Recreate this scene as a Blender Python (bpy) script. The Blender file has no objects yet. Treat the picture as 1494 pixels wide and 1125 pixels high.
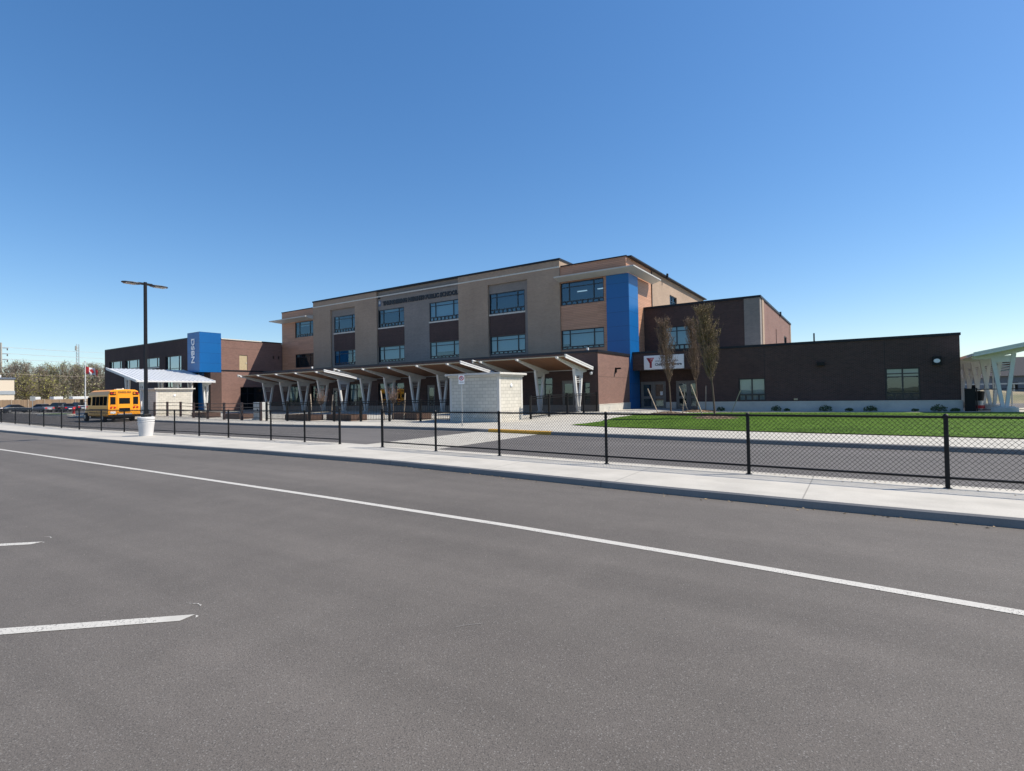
import bpy, math, random
from mathutils import Vector, Matrix
random.seed(7)
SC = bpy.context.scene
COL = SC.collection
R = math.radians

# ------------------------------------------------------------------ camera
cd = bpy.data.cameras.new('camera'); cam = bpy.data.objects.new('camera', cd); COL.objects.link(cam)
cd.sensor_fit = 'HORIZONTAL'; cd.sensor_width = 36.0; cd.lens = 771.0/1494.0*36.0
cd.clip_start = 0.05; cd.clip_end = 6000
cam.matrix_world = Matrix(((0.8356, 0.0238, 0.5488, 0), (0.5490, -0.0038, -0.8358, 0), (-0.0179, 0.9997, -0.0163, 1.78), (0, 0, 0, 1)))
SC.camera = cam

# ------------------------------------------------------------------ sky, sun, exposure
SUN = Vector((0.72, 0.48, 1.0)).normalized()
SUN_EL = math.asin(SUN.z); SUN_AZ = math.atan2(SUN.x, SUN.y)
w = bpy.data.worlds.new("World"); SC.world = w; w.use_nodes = True
nt = w.node_tree; bg = nt.nodes['Background']
sk = nt.nodes.new('ShaderNodeTexSky'); sk.sky_type = 'NISHITA'; sk.sun_disc = False
sk.sun_elevation = SUN_EL; sk.sun_rotation = SUN_AZ
sk.altitude = 0; sk.air_density = 1.0; sk.dust_density = 0.3; sk.ozone_density = 4.0
hs = nt.nodes.new('ShaderNodeHueSaturation'); hs.inputs['Saturation'].default_value = 1.33; hs.inputs['Hue'].default_value = 0.504
gm = nt.nodes.new('ShaderNodeGamma'); gm.inputs['Gamma'].default_value = 0.82
nt.links.new(sk.outputs[0], gm.inputs['Color']); nt.links.new(gm.outputs[0], hs.inputs['Color']); nt.links.new(hs.outputs[0], bg.inputs[0]); bg.inputs[1].default_value = 0.150
sl = bpy.data.lights.new('sun', 'SUN'); sun = bpy.data.objects.new('sun', sl); COL.objects.link(sun)
sl.energy = 5.0; sl.angle = R(0.53); sl.color = (1.0, 0.92, 0.80)
sun.rotation_euler = (-SUN).to_track_quat('-Z', 'Y').to_euler(); sun.location = (60, 40, 80)
vs = SC.view_settings; vs.view_transform = 'Standard'; vs.look = 'None'; vs.exposure = 0.48; vs.gamma = 1.0; vs.use_curve_mapping = False

# ------------------------------------------------------------------ materials
class NT:
    def __init__(s, name):
        m = bpy.data.materials.new(name); m.use_nodes = True; s.m = m; s.t = m.node_tree; s.b = s.t.nodes['Principled BSDF']
    def n(s, typ, **kw):
        x = s.t.nodes.new(typ)
        for k, v in kw.items(): setattr(x, k, v)
        return x
    def l(s, a, b): s.t.links.new(a, b)
    def pos(s): return s.n('ShaderNodeNewGeometry').outputs['Position']
    def noise(s, vec, scale, detail=3, rough=.55, mul=None):
        if mul:
            mp = s.n('ShaderNodeMapping'); mp.inputs['Scale'].default_value = mul; s.l(vec, mp.inputs[0]); vec = mp.outputs[0]
        x = s.n('ShaderNodeTexNoise'); x.inputs['Scale'].default_value = scale; x.inputs['Detail'].default_value = detail; x.inputs['Roughness'].default_value = rough
        s.l(vec, x.inputs['Vector']); return x.outputs['Fac']
    def ramp(s, fac, stops):
        x = s.n('ShaderNodeValToRGB'); e = x.color_ramp.elements
        while len(e) < len(stops): e.new(.5)
        for i, (p, c) in enumerate(stops):
            e[i].position = p; e[i].color = (c[0], c[1], c[2], 1) if not isinstance(c, (int, float)) else (c, c, c, 1)
        s.l(fac, x.inputs[0]); return x.outputs[0]
    def mix(s, fac, a, b, mode='MIX'):
        x = s.n('ShaderNodeMix', data_type='RGBA', blend_type=mode)
        for i, v in ((0, fac), (6, a), (7, b)):
            if isinstance(v, (int, float)): x.inputs[i].default_value = v if i == 0 else (v, v, v, 1)
            elif isinstance(v, (tuple, list)): x.inputs[i].default_value = (v[0], v[1], v[2], 1)
            else: s.l(v, x.inputs[i])
        return x.outputs[2]
    def math(s, op, a, b=0.0, c=0.0):
        x = s.n('ShaderNodeMath', operation=op)
        for i, v in enumerate((a, b, c)):
            if isinstance(v, (int, float)): x.inputs[i].default_value = v
            else: s.l(v, x.inputs[i])
        return x.outputs[0]
    def bump(s, h, strength=.3, dist=.01):
        x = s.n('ShaderNodeBump'); x.inputs['Strength'].default_value = strength; x.inputs['Distance'].default_value = dist
        s.l(h, x.inputs['Height']); s.l(x.outputs[0], s.b.inputs['Normal'])
    def col(s, c):
        if isinstance(c, tuple): s.b.inputs['Base Color'].default_value = (c[0], c[1], c[2], 1)
        else: s.l(c, s.b.inputs['Base Color'])
    def sep(s, v):
        x = s.n('ShaderNodeSeparateXYZ'); s.l(v, x.inputs[0]); return x.outputs
    def wallvec(s):          # metres along the wall, metres up
        p = s.sep(s.pos()); nn = s.sep(s.n('ShaderNodeNewGeometry').outputs['Normal'])
        f = s.math('GREATER_THAN', s.math('ABSOLUTE', nn[0]), .5)
        u = s.math('ADD', s.math('MULTIPLY', p[1], f), s.math('MULTIPLY', p[0], s.math('SUBTRACT', 1.0, f)))
        x = s.n('ShaderNodeCombineXYZ'); s.l(u, x.inputs[0]); s.l(p[2], x.inputs[1]); return x.outputs[0]

def plain(name, c, rough=.6, metal=0.0, var=.12, scale=6.0, spec=.5):
    k = NT(name); p = k.n('ShaderNodeTexCoord').outputs['Object']
    f = k.noise(p, scale, 4)
    k.col(k.ramp(f, [(.3, tuple(v*(1-var) for v in c)), (.7, tuple(min(1, v*(1+var)) for v in c))]))
    k.b.inputs['Roughness'].default_value = rough; k.b.inputs['Metallic'].default_value = metal; k.b.inputs['Specular IOR Level'].default_value = spec
    return k.m

def brick(name, c1, c2, mortar, bw=.24, bh=.08, ms=.010):
    k = NT(name); v = k.wallvec()
    t = k.n('ShaderNodeTexBrick'); k.l(v, t.inputs['Vector'])
    t.inputs['Color1'].default_value = (*c1, 1); t.inputs['Color2'].default_value = (*c2, 1); t.inputs['Mortar'].default_value = (*mortar, 1)
    t.inputs['Scale'].default_value = 1.0; t.inputs['Brick Width'].default_value = bw; t.inputs['Row Height'].default_value = bh
    t.inputs['Mortar Size'].default_value = ms; t.inputs['Bias'].default_value = -.1
    big = k.noise(v, .35, 4)
    st = k.noise(v, 1.0, 5, .65, (1.6, .12, 1)); cb = k.noise(v, 1.0, 3, .6, (.12, 3.2, 1))
    c_ = k.mix(1.0, t.outputs[0], k.ramp(big, [(.3, .91), (.7, 1.07)]), 'MULTIPLY')
    c_ = k.mix(1.0, c_, k.ramp(st, [(.3, .955), (.65, 1.02)]), 'MULTIPLY')
    k.col(k.mix(1.0, c_, k.ramp(cb, [(.3, .96), (.7, 1.03)]), 'MULTIPLY'))
    k.b.inputs['Roughness'].default_value = .85; k.b.inputs['Specular IOR Level'].default_value = .25
    k.bump(t.outputs['Fac'], -.4, .006); return k.m

def asphalt(name, lo, hi, tint=(1, .965, .955)):
    k = NT(name); p = k.pos()
    streak = k.noise(p, 1.0, 4, .6, (.05, .9, 1)); patch = k.noise(p, .22, 5, .6); med = k.noise(p, 2.2, 4)
    fine = k.noise(p, 110, 3, .75)
    v = k.n('ShaderNodeTexVoronoi'); v.inputs['Scale'].default_value = 150; k.l(p, v.inputs['Vector'])
    base = k.ramp(fine, [(.28, tuple(lo*t for t in tint)), (.72, tuple(hi*t for t in tint))])
    base = k.mix(1.0, base, k.ramp(patch, [(.30, .87), (.70, 1.09)]), 'MULTIPLY')
    base = k.mix(1.0, base, k.ramp(streak, [(.3, .86), (.7, 1.12)]), 'MULTIPLY')
    oil = k.noise(p, .9, 3, .5); base = k.mix(1.0, base, k.ramp(oil, [(.66, 1.0), (.76, .90)]), 'MULTIPLY')
    base = k.mix(1.0, base, k.ramp(med, [(.3, .94), (.7, 1.05)]), 'MULTIPLY')
    sp = k.sep(v.outputs['Color'])[0]
    base = k.mix(k.math('MULTIPLY', k.math('GREATER_THAN', sp,   .96), .28), base, (hi*2.0, hi*1.95, hi*1.85))
    base = k.mix(k.math('MULTIPLY', k.math('LESS_THAN', sp, .12), .4), base, (lo*.45, lo*.45, lo*.45))
    k.col(base); k.b.inputs['Roughness'].default_value = .82; k.b.inputs['Specular IOR Level'].default_value = .3
    k.bump(k.math('ADD', fine, k.math('MULTIPLY', v.outputs['Distance'], .6)), .35, .008); return k.m

def concrete(name, c, joint=0.0, rough=.8):
    k = NT(name); p = k.pos(); f = k.noise(p, 1.3, 6, .65); g = k.noise(p, 45, 2, .6)
    b = k.ramp(f, [(.25, tuple(v*.84 for v in c)), (.75, tuple(v*1.07 for v in c))])
    b = k.mix(1.0, b, k.ramp(g, [(.3, .93), (.7, 1.05)]), 'MULTIPLY')
    st = k.noise(p, .5, 5, .7, (1, 2.5, 1)); b = k.mix(1.0, b, k.ramp(st, [(.35, .9), (.55, 1.0)]), 'MULTIPLY')
    if joint:
        xyz = k.sep(p)
        for ax, stp in ((0, joint), (1, joint*8)):
            m = k.math('ABSOLUTE', k.math('SUBTRACT', k.math('FRACT', k.math('DIVIDE', k.math('ADD', xyz[ax], 501.25), stp)), .5))
            b = k.mix(k.math('MULTIPLY', k.math('LESS_THAN', m, .010/stp), .62), b, tuple(v*.3 for v in c))
    k.col(b); k.b.inputs['Roughness'].default_value = rough; k.bump(g, .12, .004); return k.m

def stripes(name, c1, c2, step, vert=True, gap=(.03, .02, .015), gw=.012, rough=.6):
    """boards or panels: joints every `step` metres up (or along) the wall, each board its own tone"""
    k = NT(name); v = k.sep(k.wallvec()); s = k.math('DIVIDE', v[1] if vert else v[0], step)
    fl = k.math('FLOOR', s); fr = k.math('FRACT', s)
    wn = k.n('ShaderNodeTexWhiteNoise', noise_dimensions='2D'); cb = k.n('ShaderNodeCombineXYZ')
    k.l(fl, cb.inputs[0]); k.l(k.math('FLOOR', k.math('DIVIDE', v[0] if vert else v[1], 2.4)), cb.inputs[1]); k.l(cb.outputs[0], wn.inputs['Vector'])
    grain = k.noise(k.wallvec(), 5, 4, .6, (1, 14, 1) if vert else (14, 1, 1))
    b = k.mix(wn.outputs['Value'], c1, c2); b = k.mix(1.0, b, k.ramp(grain, [(.3, .86), (.7, 1.1)]), 'MULTIPLY')
    b = k.mix(k.math('LESS_THAN', fr, gw/step), b, gap)
    k.col(b); k.b.inputs['Roughness'].default_value = rough; return k.m

def glassmat(name, tint, fac=.42):
    k = NT(name); out = k.t.nodes['Material Output']
    g = k.n('ShaderNodeBsdfGlossy'); g.inputs['Color'].default_value = (*tint, 1); g.inputs['Roughness'].default_value = .015
    t = k.n('ShaderNodeBsdfTransparent'); t.inputs['Color'].default_value = (.40, .52, .56, 1)
    wv = k.noise(k.pos(), .8, 1); bp = k.n('ShaderNodeBump'); bp.inputs['Strength'].default_value = .05; bp.inputs['Distance'].default_value = .03
    k.l(wv, bp.inputs['Height']); k.l(bp.outputs[0], g.inputs['Normal'])
    m = k.n('ShaderNodeMixShader'); m.inputs[0].default_value = fac; k.l(t.outputs[0], m.inputs[1]); k.l(g.outputs[0], m.inputs[2]); k.l(m.outputs[0], out.inputs[0])
    return k.m

M = dict(
    brown=brick('brown_brick_lit', (.205, .108, .088), (.150, .080, .068), (.22, .16, .135)),  # brown brick with sunlight put into the colour, for sun-facing walls
    dark=brick('brown_brick_shaded', (.076, .043, .039), (.048, .031, .029), (.100, .075, .068)),  # same brown brick, its colour darkened as shade for the fronts
    taupe=brick('taupe_brick', (.35, .25, .178), (.285, .203, .147), (.36, .288, .226)),
    grey=brick('grey_brick', (.235, .205, .185), (.19, .17, .155), (.24, .22, .205)),
    stone=brick('split_stone_block', (.58, .55, .48), (.50, .475, .415), (.36, .34, .295), .40, .20, .012),
    timber=stripes('timber_boards', (.50, .265, .165), (.41, .21, .125), .15),
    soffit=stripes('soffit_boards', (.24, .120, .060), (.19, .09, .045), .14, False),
    blue=stripes('blue_panels', (.002, .094, .30), (.002, .102, .315), 1.24, True, (.001, .022, .08), .02, .38),
    plinth=concrete('plinth_stone', (.50, .485, .44)),
    coping=plain('black_coping', (.010, .012, .018), .5, spec=.3),
    string=plain('pale_stone_course', (.55, .52, .46), .7),
    white=plain('white_paint', (.60, .60, .595), .4, var=.05),
    roofw=plain('white_roof_metal', (.62, .635, .65), .35, var=.04),
    ovh=plain('pale_grey_panel', (.46, .45, .42), .5, var=.05),
    frame=plain('black_window_frame', (.010, .013, .02), .35),
    black=plain('black_metal', (.008, .008, .009), .5, spec=.25),
    interior=plain('dark_interior', (.035, .04, .045), .9),
    blind=plain('pale_blind', (.62, .68, .70), .85, var=.04),
    doorp=plain('grey_door_paint', (.16, .155, .15), .5),
    tan=plain('tan_paint', (.42, .34, .21), .6),
    roof=plain('roof_membrane', (.35, .35, .34), .9),
    steel=plain('galvanised_steel', (.42, .43, .44), .4, .7),
    con=concrete('concrete_pale', (.58, .56, .52)),
    walk=concrete('pavement_concrete', (.46, .435, .385), 3.08),
    walk2=concrete('plaza_concrete', (.45, .425, .37), 1.8),
    kerb=concrete('dark_kerb_concrete', (.215, .21, .205), 6.1),  # kerb face and nose in darker concrete than the pavement top
    asphalt=asphalt('asphalt_lot', .066, .162, (1, .90, .81)), asphalt2=asphalt('asphalt_drive', .088, .138, (1, .93, .885)),
    yellow=concrete('yellow_paint', (.55, .29, .03)),
    bark=plain('bark', (.12, .085, .06), .9, var=.3, scale=20), twig=plain('twig_bark', (.17, .115, .08), .9, var=.3),
    bud=plain('olive_buds', (.17, .125, .045), .8, var=.35, scale=3), budr=plain('brown_buds', (.155, .095, .055), .8, var=.3, scale=3), shrub=plain('shrub_leaves', (.04, .075, .018), .8, var=.35),
    bus=plain('school_bus_yellow', (.82, .315, .010), .35, var=.03), rubber=plain('rubber', (.015, .015, .016), .8),
    red=plain('red_paint', (.45, .02, .025), .4), lred=plain('red_lens', (.45, .008, .012), .2), lamb=plain('amber_lens', (.75, .20, .01), .2),
    signw=plain('white_sign_face', (.72, .74, .76), .4, var=.02), ink=plain('dark_ink', (.012, .014, .03), .5),
    letter=plain('black_letters', (.010, .010, .014), .5), metal_letter=plain('silver_letters', (.75, .76, .78), .4, .0),
    stake=plain('weathered_wood', (.36, .29, .215), .85, var=.25), wood=stripes('fence_boards', (.30, .205, .125), (.22, .145, .085), .19, False, (.05, .035, .02), .02),
    tglass=glassmat('window_glass', (.58, .78, .90), .135), sglass=plain('tinted_side_glass', (.012, .013, .014), .6, spec=0.0), bglass=glassmat('bright_window_glass', (.72, .84, .92), .42),
    cglass=plain('vehicle_glass', (.008, .010, .013), .15, spec=.12),
    brownp=plain('brown_planter_steel', (.09, .05, .035), .6), mulch=plain('bark_mulch', (.20, .135, .085), .95, var=.4, scale=30),
)
def ground_mat():
    k = NT('dry_ground'); p = k.pos(); f = k.noise(p, .06, 6); g = k.noise(p, 1.5, 4)
    b = k.ramp(f, [(.35, (.10, .11, .04)), (.6, (.21, .17, .10))]); k.col(k.mix(1.0, b, k.ramp(g, [(.3, .75), (.7, 1.2)]), 'MULTIPLY')); k.b.inputs['Roughness'].default_value = .95; return k.m
def lawn_mat():
    k = NT('lawn_grass'); p = k.pos(); f = k.noise(p, .35, 5); g = k.noise(p, 28, 4, .7); h = k.noise(p, 2.5, 4, .6, (.35, 1, 1))
    b = k.ramp(g, [(.25, (.042, .090, .006)), (.75, (.088, .165, .012))])
    b = k.mix(1.0, b, k.ramp(f, [(.3, .8), (.7, 1.2)]), 'MULTIPLY'); b = k.mix(1.0, b, k.ramp(h, [(.3, .74), (.7, 1.2)]), 'MULTIPLY')
    k.col(b); k.b.inputs['Roughness'].default_value = .9; k.b.inputs['Specular IOR Level'].default_value = .15; k.bump(g, .4, .015); return k.m
def paint_mat():
    k = NT('road_paint'); p = k.pos(); f = k.noise(p, 60, 3, .8); g = k.noise(p, 4, 4)
    m = k.math('GREATER_THAN', k.math('ADD', f, k.math('MULTIPLY', g, .45)), .825)
    k.col(k.mix(m, k.ramp(g, [(.3, (.41, .395, .36)), (.7, (.51, .495, .455))]), (.20, .19, .175))); k.b.inputs['Roughness'].default_value = .75; k.bump(f, .2, .004); return k.m
M['ground'] = ground_mat(); M['lawn'] = lawn_mat(); M['paint'] = paint_mat()

# ------------------------------------------------------------------ mesh helpers
class MB:
    def __init__(s): s.v = []; s.f = []; s.mi = []; s.cur = 0
    def add(s, vs, fs):
        o = len(s.v); s.v += [tuple(p) for p in vs]
        for f in fs: s.f.append(tuple(i+o for i in f)); s.mi.append(s.cur)
        return s
    def box(s, x0, x1, y0, y1, z0, z1):
        return s.add([(x0,y0,z0),(x1,y0,z0),(x1,y1,z0),(x0,y1,z0),(x0,y0,z1),(x1,y0,z1),(x1,y1,z1),(x0,y1,z1)],
                     [(0,3,2,1),(4,5,6,7),(0,1,5,4),(1,2,6,5),(2,3,7,6),(3,0,4,7)])
    def quad(s, a, b, c, d): return s.add([a, b, c, d], [(0, 1, 2, 3)])
    def tube(s, pts, rads, n=6, cap=True):
        pts = [Vector(p) for p in pts]
        if isinstance(rads, (int, float)): rads = [rads]*len(pts)
        vs = []; N = len(pts)
        for i, p in enumerate(pts):
            d = (pts[min(i+1, N-1)]-pts[max(i-1, 0)]).normalized()
            a = d.cross(Vector((0, 0, 1)) if abs(d.z) < .95 else Vector((1, 0, 0))).normalized(); b = d.cross(a)
            for k in range(n):
                t = 2*math.pi*(k+.5)/n; vs.append(p+(a*math.cos(t)+b*math.sin(t))*rads[i])
        fs = [(i*n+k, i*n+(k+1) % n, (i+1)*n+(k+1) % n, (i+1)*n+k) for i in range(N-1) for k in range(n)]
        if cap: fs += [tuple(range(n))[::-1], tuple((N-1)*n+k for k in range(n))]
        return s.add(vs, fs)
    def bar(s, a, b, wd, ht):            # square bar between two points
        a = Vector(a); b = Vector(b); d = (b-a).normalized()
        u = d.cross(Vector((0, 0, 1)))
        u = u.normalized() if u.length > .01 else Vector((1, 0, 0)); v = u.cross(d).normalized()
        vs = []
        for p in (a, b):
            for (i, j) in ((-1, -1), (1, -1), (1, 1), (-1, 1)): vs.append(p+u*i*wd/2+v*j*ht/2)
        return s.add(vs, [(0, 1, 2, 3), (7, 6, 5, 4), (0, 4, 5, 1), (1, 5, 6, 2), (2, 6, 7, 3), (3, 7, 4, 0)])
    def prism(s, poly, fn, d0, d1):      # polygon (a,b) pairs -> fn(a,b,d)
        n = len(poly)
        return s.add([fn(a, b, d0) for a, b in poly]+[fn(a, b, d1) for a, b in poly],
                     [tuple(range(n))[::-1], tuple(range(n, 2*n))]+[(i, (i+1) % n, n+(i+1) % n, n+i) for i in range(n)])
    def lathe(s, prof, c, n=20):
        vs = []; N = len(prof)
        for r, z in prof:
            for k in range(n): t = 2*math.pi*k/n; vs.append((c[0]+r*math.cos(t), c[1]+r*math.sin(t), c[2]+z))
        fs = [(i*n+k, i*n+(k+1) % n, (i+1)*n+(k+1) % n, (i+1)*n+k) for i in range(N-1) for k in range(n)]
        fs += [tuple(range(n))[::-1], tuple((N-1)*n+k for k in range(n))]
        return s.add(vs, fs)
    def build(s, name, mats, parent=None, smooth=False, bevel=0.0, fix=True):
        me = bpy.data.meshes.new(name); me.from_pydata(s.v, [], s.f)
        for m in (mats if isinstance(mats, (list, tuple)) else [mats]): me.materials.append(m)
        if max(s.mi, default=0): me.polygons.foreach_set('material_index', s.mi)
        if fix:
            import bmesh
            b = bmesh.new(); b.from_mesh(me); bmesh.ops.recalc_face_normals(b, faces=b.faces); b.to_mesh(me); b.free()
        if smooth: me.polygons.foreach_set('use_smooth', [True]*len(me.polygons))
        o = bpy.data.objects.new(name, me); COL.objects.link(o)
        if parent:
            o.parent = parent
            if parent.get('_w') is None: o.matrix_parent_inverse = parent.matrix_basis.inverted() if parent.parent is None else (parent.parent.matrix_basis @ Matrix.Identity(4)).inverted()
        if bevel:
            bv = o.modifiers.new('bevel', 'BEVEL'); bv.width = bevel; bv.segments = 2; bv.limit_method = 'ANGLE'
        return o

def tag(o, label, cat, group=None, kind=None):
    if label: o['label'] = label
    if cat: o['category'] = cat
    if group: o['group'] = group
    if kind: o['kind'] = kind
    return o
def thing(name, loc, label, cat, group=None, rz=0.0):
    """an Empty at the thing's base; its parts are built in the thing's own coordinates when rz or local building is used"""
    o = bpy.data.objects.new(name, None); COL.objects.link(o); o.location = loc; o.rotation_euler = (0, 0, rz)
    o['_w'] = 1; o.empty_display_size = .2
    return tag(o, label, cat, group)
def part(mb, name, mats, parent, **kw):
    """parts given in the thing's LOCAL coordinates"""
    o = mb.build(name, mats, None, **kw); o.parent = parent; return o
def copy_tree(o, parent=None):
    c = o.copy(); COL.objects.link(c); c.parent = parent
    for ch in list(o.children): copy_tree(ch, c)
    return c
def struct(mb, name, mat, **kw):
    o = mb.build(name, mat, None, **kw); o['kind'] = 'structure'; return o
def text(body, name, size, depth, mat, parent, mw, bold=0.0, align='LEFT', width=None):
    c = bpy.data.curves.new('lettering', 'FONT'); c.body = body; c.size = size; c.extrude = depth; c.offset = bold; c.align_x = align; c.resolution_u = 3
    t = bpy.data.objects.new('lettering', c); COL.objects.link(t)
    bpy.context.view_layer.update()
    me = bpy.data.meshes.new_from_object(t.evaluated_get(bpy.context.evaluated_depsgraph_get()))
    bpy.data.objects.remove(t); bpy.data.curves.remove(c)
    me.materials.clear(); me.materials.append(mat)
    xs = [v.co.x for v in me.vertices]
    if width: me.transform(Matrix.Diagonal((width/(max(xs)-min(xs)), 1, 1, 1)))
    me.transform(mw)
    o = bpy.data.objects.new(name, me); COL.objects.link(o); o.parent = parent; return o
def facing(x, y, z, U=(1, 0, 0), V=(0, 0, 1)):
    U = Vector(U); V = Vector(V); N = U.cross(V)
    return Matrix(((U.x, V.x, N.x, x), (U.y, V.y, N.y, y), (U.z, V.z, N.z, z), (0, 0, 0, 1)))

# ------------------------------------------------------------------ ground, roads, pavements
def interp(pts, x):
    if x <= pts[0][0]: return pts[0][1]
    for (a, b), (c, d) in zip(pts, pts[1:]):
        if x <= c:
            t = (x-a)/(c-a); return b+(d-b)*t
    return pts[-1][1]
def smooth(t): t = max(0, min(1, t)); return t*t*(3-2*t)
NEARK = [(-150, 16), (-61, 11.0), (-44, 9.95), (-32, 9.62), (-24, 9.5), (-16.4, 9.75), (-10.6, 9.75), (-6.1, 9.4), (-3.3, 9.15), (0, 8.98), (12, 8.75), (40, 8.2)]
FENCE = [(-150, 25.0), (-61.2, 13.75), (-46.5, 12.6), (-38.8, 12.15), (-25, 12.3), (-15.3, 12.2), (-8.1, 11.68), (-4.9, 11.4), (1.2, 11.0), (12, 10.4), (40, 9.0)]
FARK = [(-75, 22.4), (-56, 21.3), (-49, 20.5), (-40, 20), (-33, 19.7), (-28, 19.9), (-22, 20.6), (-16, 20.45), (-12, 19.9), (-8.5, 19.6), (-2.5, 18.9), (3.5, 18.4), (20, 17.0), (60, 13.5)]
def gz(x, y):
    a = .21*smooth((y-23)/12)*smooth((-10-x)/5)
    b = .14*smooth((-46-x)/8)*smooth((y-21.5)/3)
    c = .10*smooth((y-24)/12)*smooth((x+12)/4)*0.4
    return .15+max(a, b)+c

m = MB(); m.add([(-3000,-3000,-.06),(3000,-3000,-.06),(3000,3000,-.06),(-3000,3000,-.06)], [(0,1,2,3)]); struct(m, 'ground', M['ground'])
m = MB(); m.add([(-170,-60,0),(80,-60,0),(80,12.2,0),(-170,12.2,0)], [(0,1,2,3)]); struct(m, 'parking_lot', M['asphalt'])
m = MB(); m.add([(-170,12.2,0),(80,12.2,0),(80,70,0),(-170,70,0)], [(0,1,2,3)]); struct(m, 'driveway', M['asphalt2'])

def strip(name, front, back, z0, zf, zb, x0, x1, step, mat, ybk=None):
    """raised slab between two lines: kerb face, rounded nose, top, back face"""
    mb = MB(); n = int((x1-x0)/step); rows = []
    for i in range(n+1):
        x = x0+(x1-x0)*i/n; yf = front(x); yb = back(x)
        rows.append([(x, yf, z0), (x, yf+.012, zf-.03), (x, yf+.04, zf-.004), (x, yf+.16, zf), (x, yb, zb), (x, yb+.01, z0-.03)])
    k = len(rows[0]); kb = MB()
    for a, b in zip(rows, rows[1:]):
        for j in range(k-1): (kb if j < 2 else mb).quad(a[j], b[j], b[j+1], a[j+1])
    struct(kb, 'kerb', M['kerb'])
    return struct(mb, name, mat)
strip('sidewalk', lambda x: interp(NEARK, x), lambda x: interp(FENCE, x)+.36, 0, .13, .135, -110, 40, 1.0, M['walk'])
# plaza and school-side pavement: follows the ground's gentle rise
kb = MB(); mb = MB(); xs = [-75+1.5*i for i in range(91)]; prev = None
for x in xs:
    y0 = interp(FARK, x); row = [(x, y0, 0.0), (x, y0+.012, .12), (x, y0+.05, .148)]
    ys = [y0+.16]+[y0+.16+(50-y0)*j/26 for j in range(1, 27)]
    row += [(x, y, gz(x, y)) for y in ys]
    if prev:
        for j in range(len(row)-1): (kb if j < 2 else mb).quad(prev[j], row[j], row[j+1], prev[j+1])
    prev = row
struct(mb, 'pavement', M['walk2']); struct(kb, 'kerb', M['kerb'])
# crossing, tactile strip, yellow kerb
m = MB(); m.add([(-15.4,12.45,.004),(-11.7,12.3,.004),(-11.75,20.3,.004),(-15.4,20.6,.004)], [(0,1,2,3)]); struct(m, 'crosswalk', M['walk2'])
m = MB(); m.box(-15.2, -11.2, 12.62, 12.95, .0, .022); struct(m, 'tactile_strip', M['yellow'])
m = MB()
for i in range(14):
    xa = -14.7+.26*i; xb = xa+.26
    pa, pb = [[(x, interp(FARK, x)-.004, .002), (x, interp(FARK, x)+.008, .123), (x, interp(FARK, x)+.045, .152), (x, interp(FARK, x)+.2, .154)] for x in (xa, xb)]
    for j in range(3): m.quad(pa[j], pb[j], pb[j+1], pa[j+1])
struct(m, 'kerb_paint', M['yellow'])
# painted lines
def ribbon(mb, pts, wd, z=.004):
    P = [Vector((x, y, 0)) for x, y in pts]; L = []
    for i, p in enumerate(P):
        d = (P[min(i+1, len(P)-1)]-P[max(i-1, 0)]).normalized(); s = Vector((-d.y, d.x, 0))*wd/2
        L.append((p+s, p-s))
    for (a, b), (c, d) in zip(L, L[1:]): mb.quad((b.x, b.y, z), (d.x, d.y, z), (c.x, c.y, z), (a.x, a.y, z))
m = MB(); ribbon(m, [(-110, 8.2), (-60, 6.5), (-27.6, 6.2), (-15, 6.13), (-8, 6.06), (-3.95, 5.96), (-1.5, 5.83), (1.03, 5.64), (6, 5.25), (30, 3.3)], .128)
struct(m, 'lane_line', M['paint'])
m = MB()
for (ex, ey) in ((-4.67, 2.19), (-8.79, 2.33), (-12.9, 2.47), (-17.0, 2.6)):
    m.add([(ex+.03, ey+.035, .004), (ex+.055, ey-.095, .004), (ex-3.99, ey-3.76, .004), (ex-4.10, ey-3.63, .004)], [(0, 3, 2, 1)])
    for q in ([(-.30, .115), (-.19, .16), (-.13, .155), (-.19, .172)], [(.045, .03), (.09, .035), (.105, .0), (.075, .02)], [(-.16, .165), (-.12, .145), (-.118, .15), (-.13, .168)]): m.add([(ex+a, ey+b, .004) for a, b in q], [(0, 1, 2, 3)])
struct(m, 'stall_lines', M['paint'])
m = MB(); ribbon(m, [(-52, 17.1), (-40, 16.6), (-28, 16.2), (-20, 15.9)], .06, .005); struct(m, 'drive_line', plain('faded_paint', (.21, .205, .19), .8))
mb = MB(); rg = random.Random(5)
for i in range(230):
    x = rg.uniform(-14, 9); y = 1.0+8.0*rg.random()**.8 if rg.random() < .75 else interp(NEARK, x)-.02-.35*rg.random()**2; q = rg.uniform(.003, .008); a = rg.random()*6.28
    mb.add([(x+q*math.cos(a+k*2.1)*rg.uniform(.7, 1.2), y+q*math.sin(a+k*2.1)*rg.uniform(.7, 1.2), .002) for k in range(3)]+[(x, y, q*1.1)], [(0, 1, 3), (1, 2, 3), (2, 0, 3)])
tag(mb.build('grit', plain('pale_grit', (.30, .28, .25), .85), fix=False), 'loose pale grit scattered over the asphalt', 'grit', kind='stuff')
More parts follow.
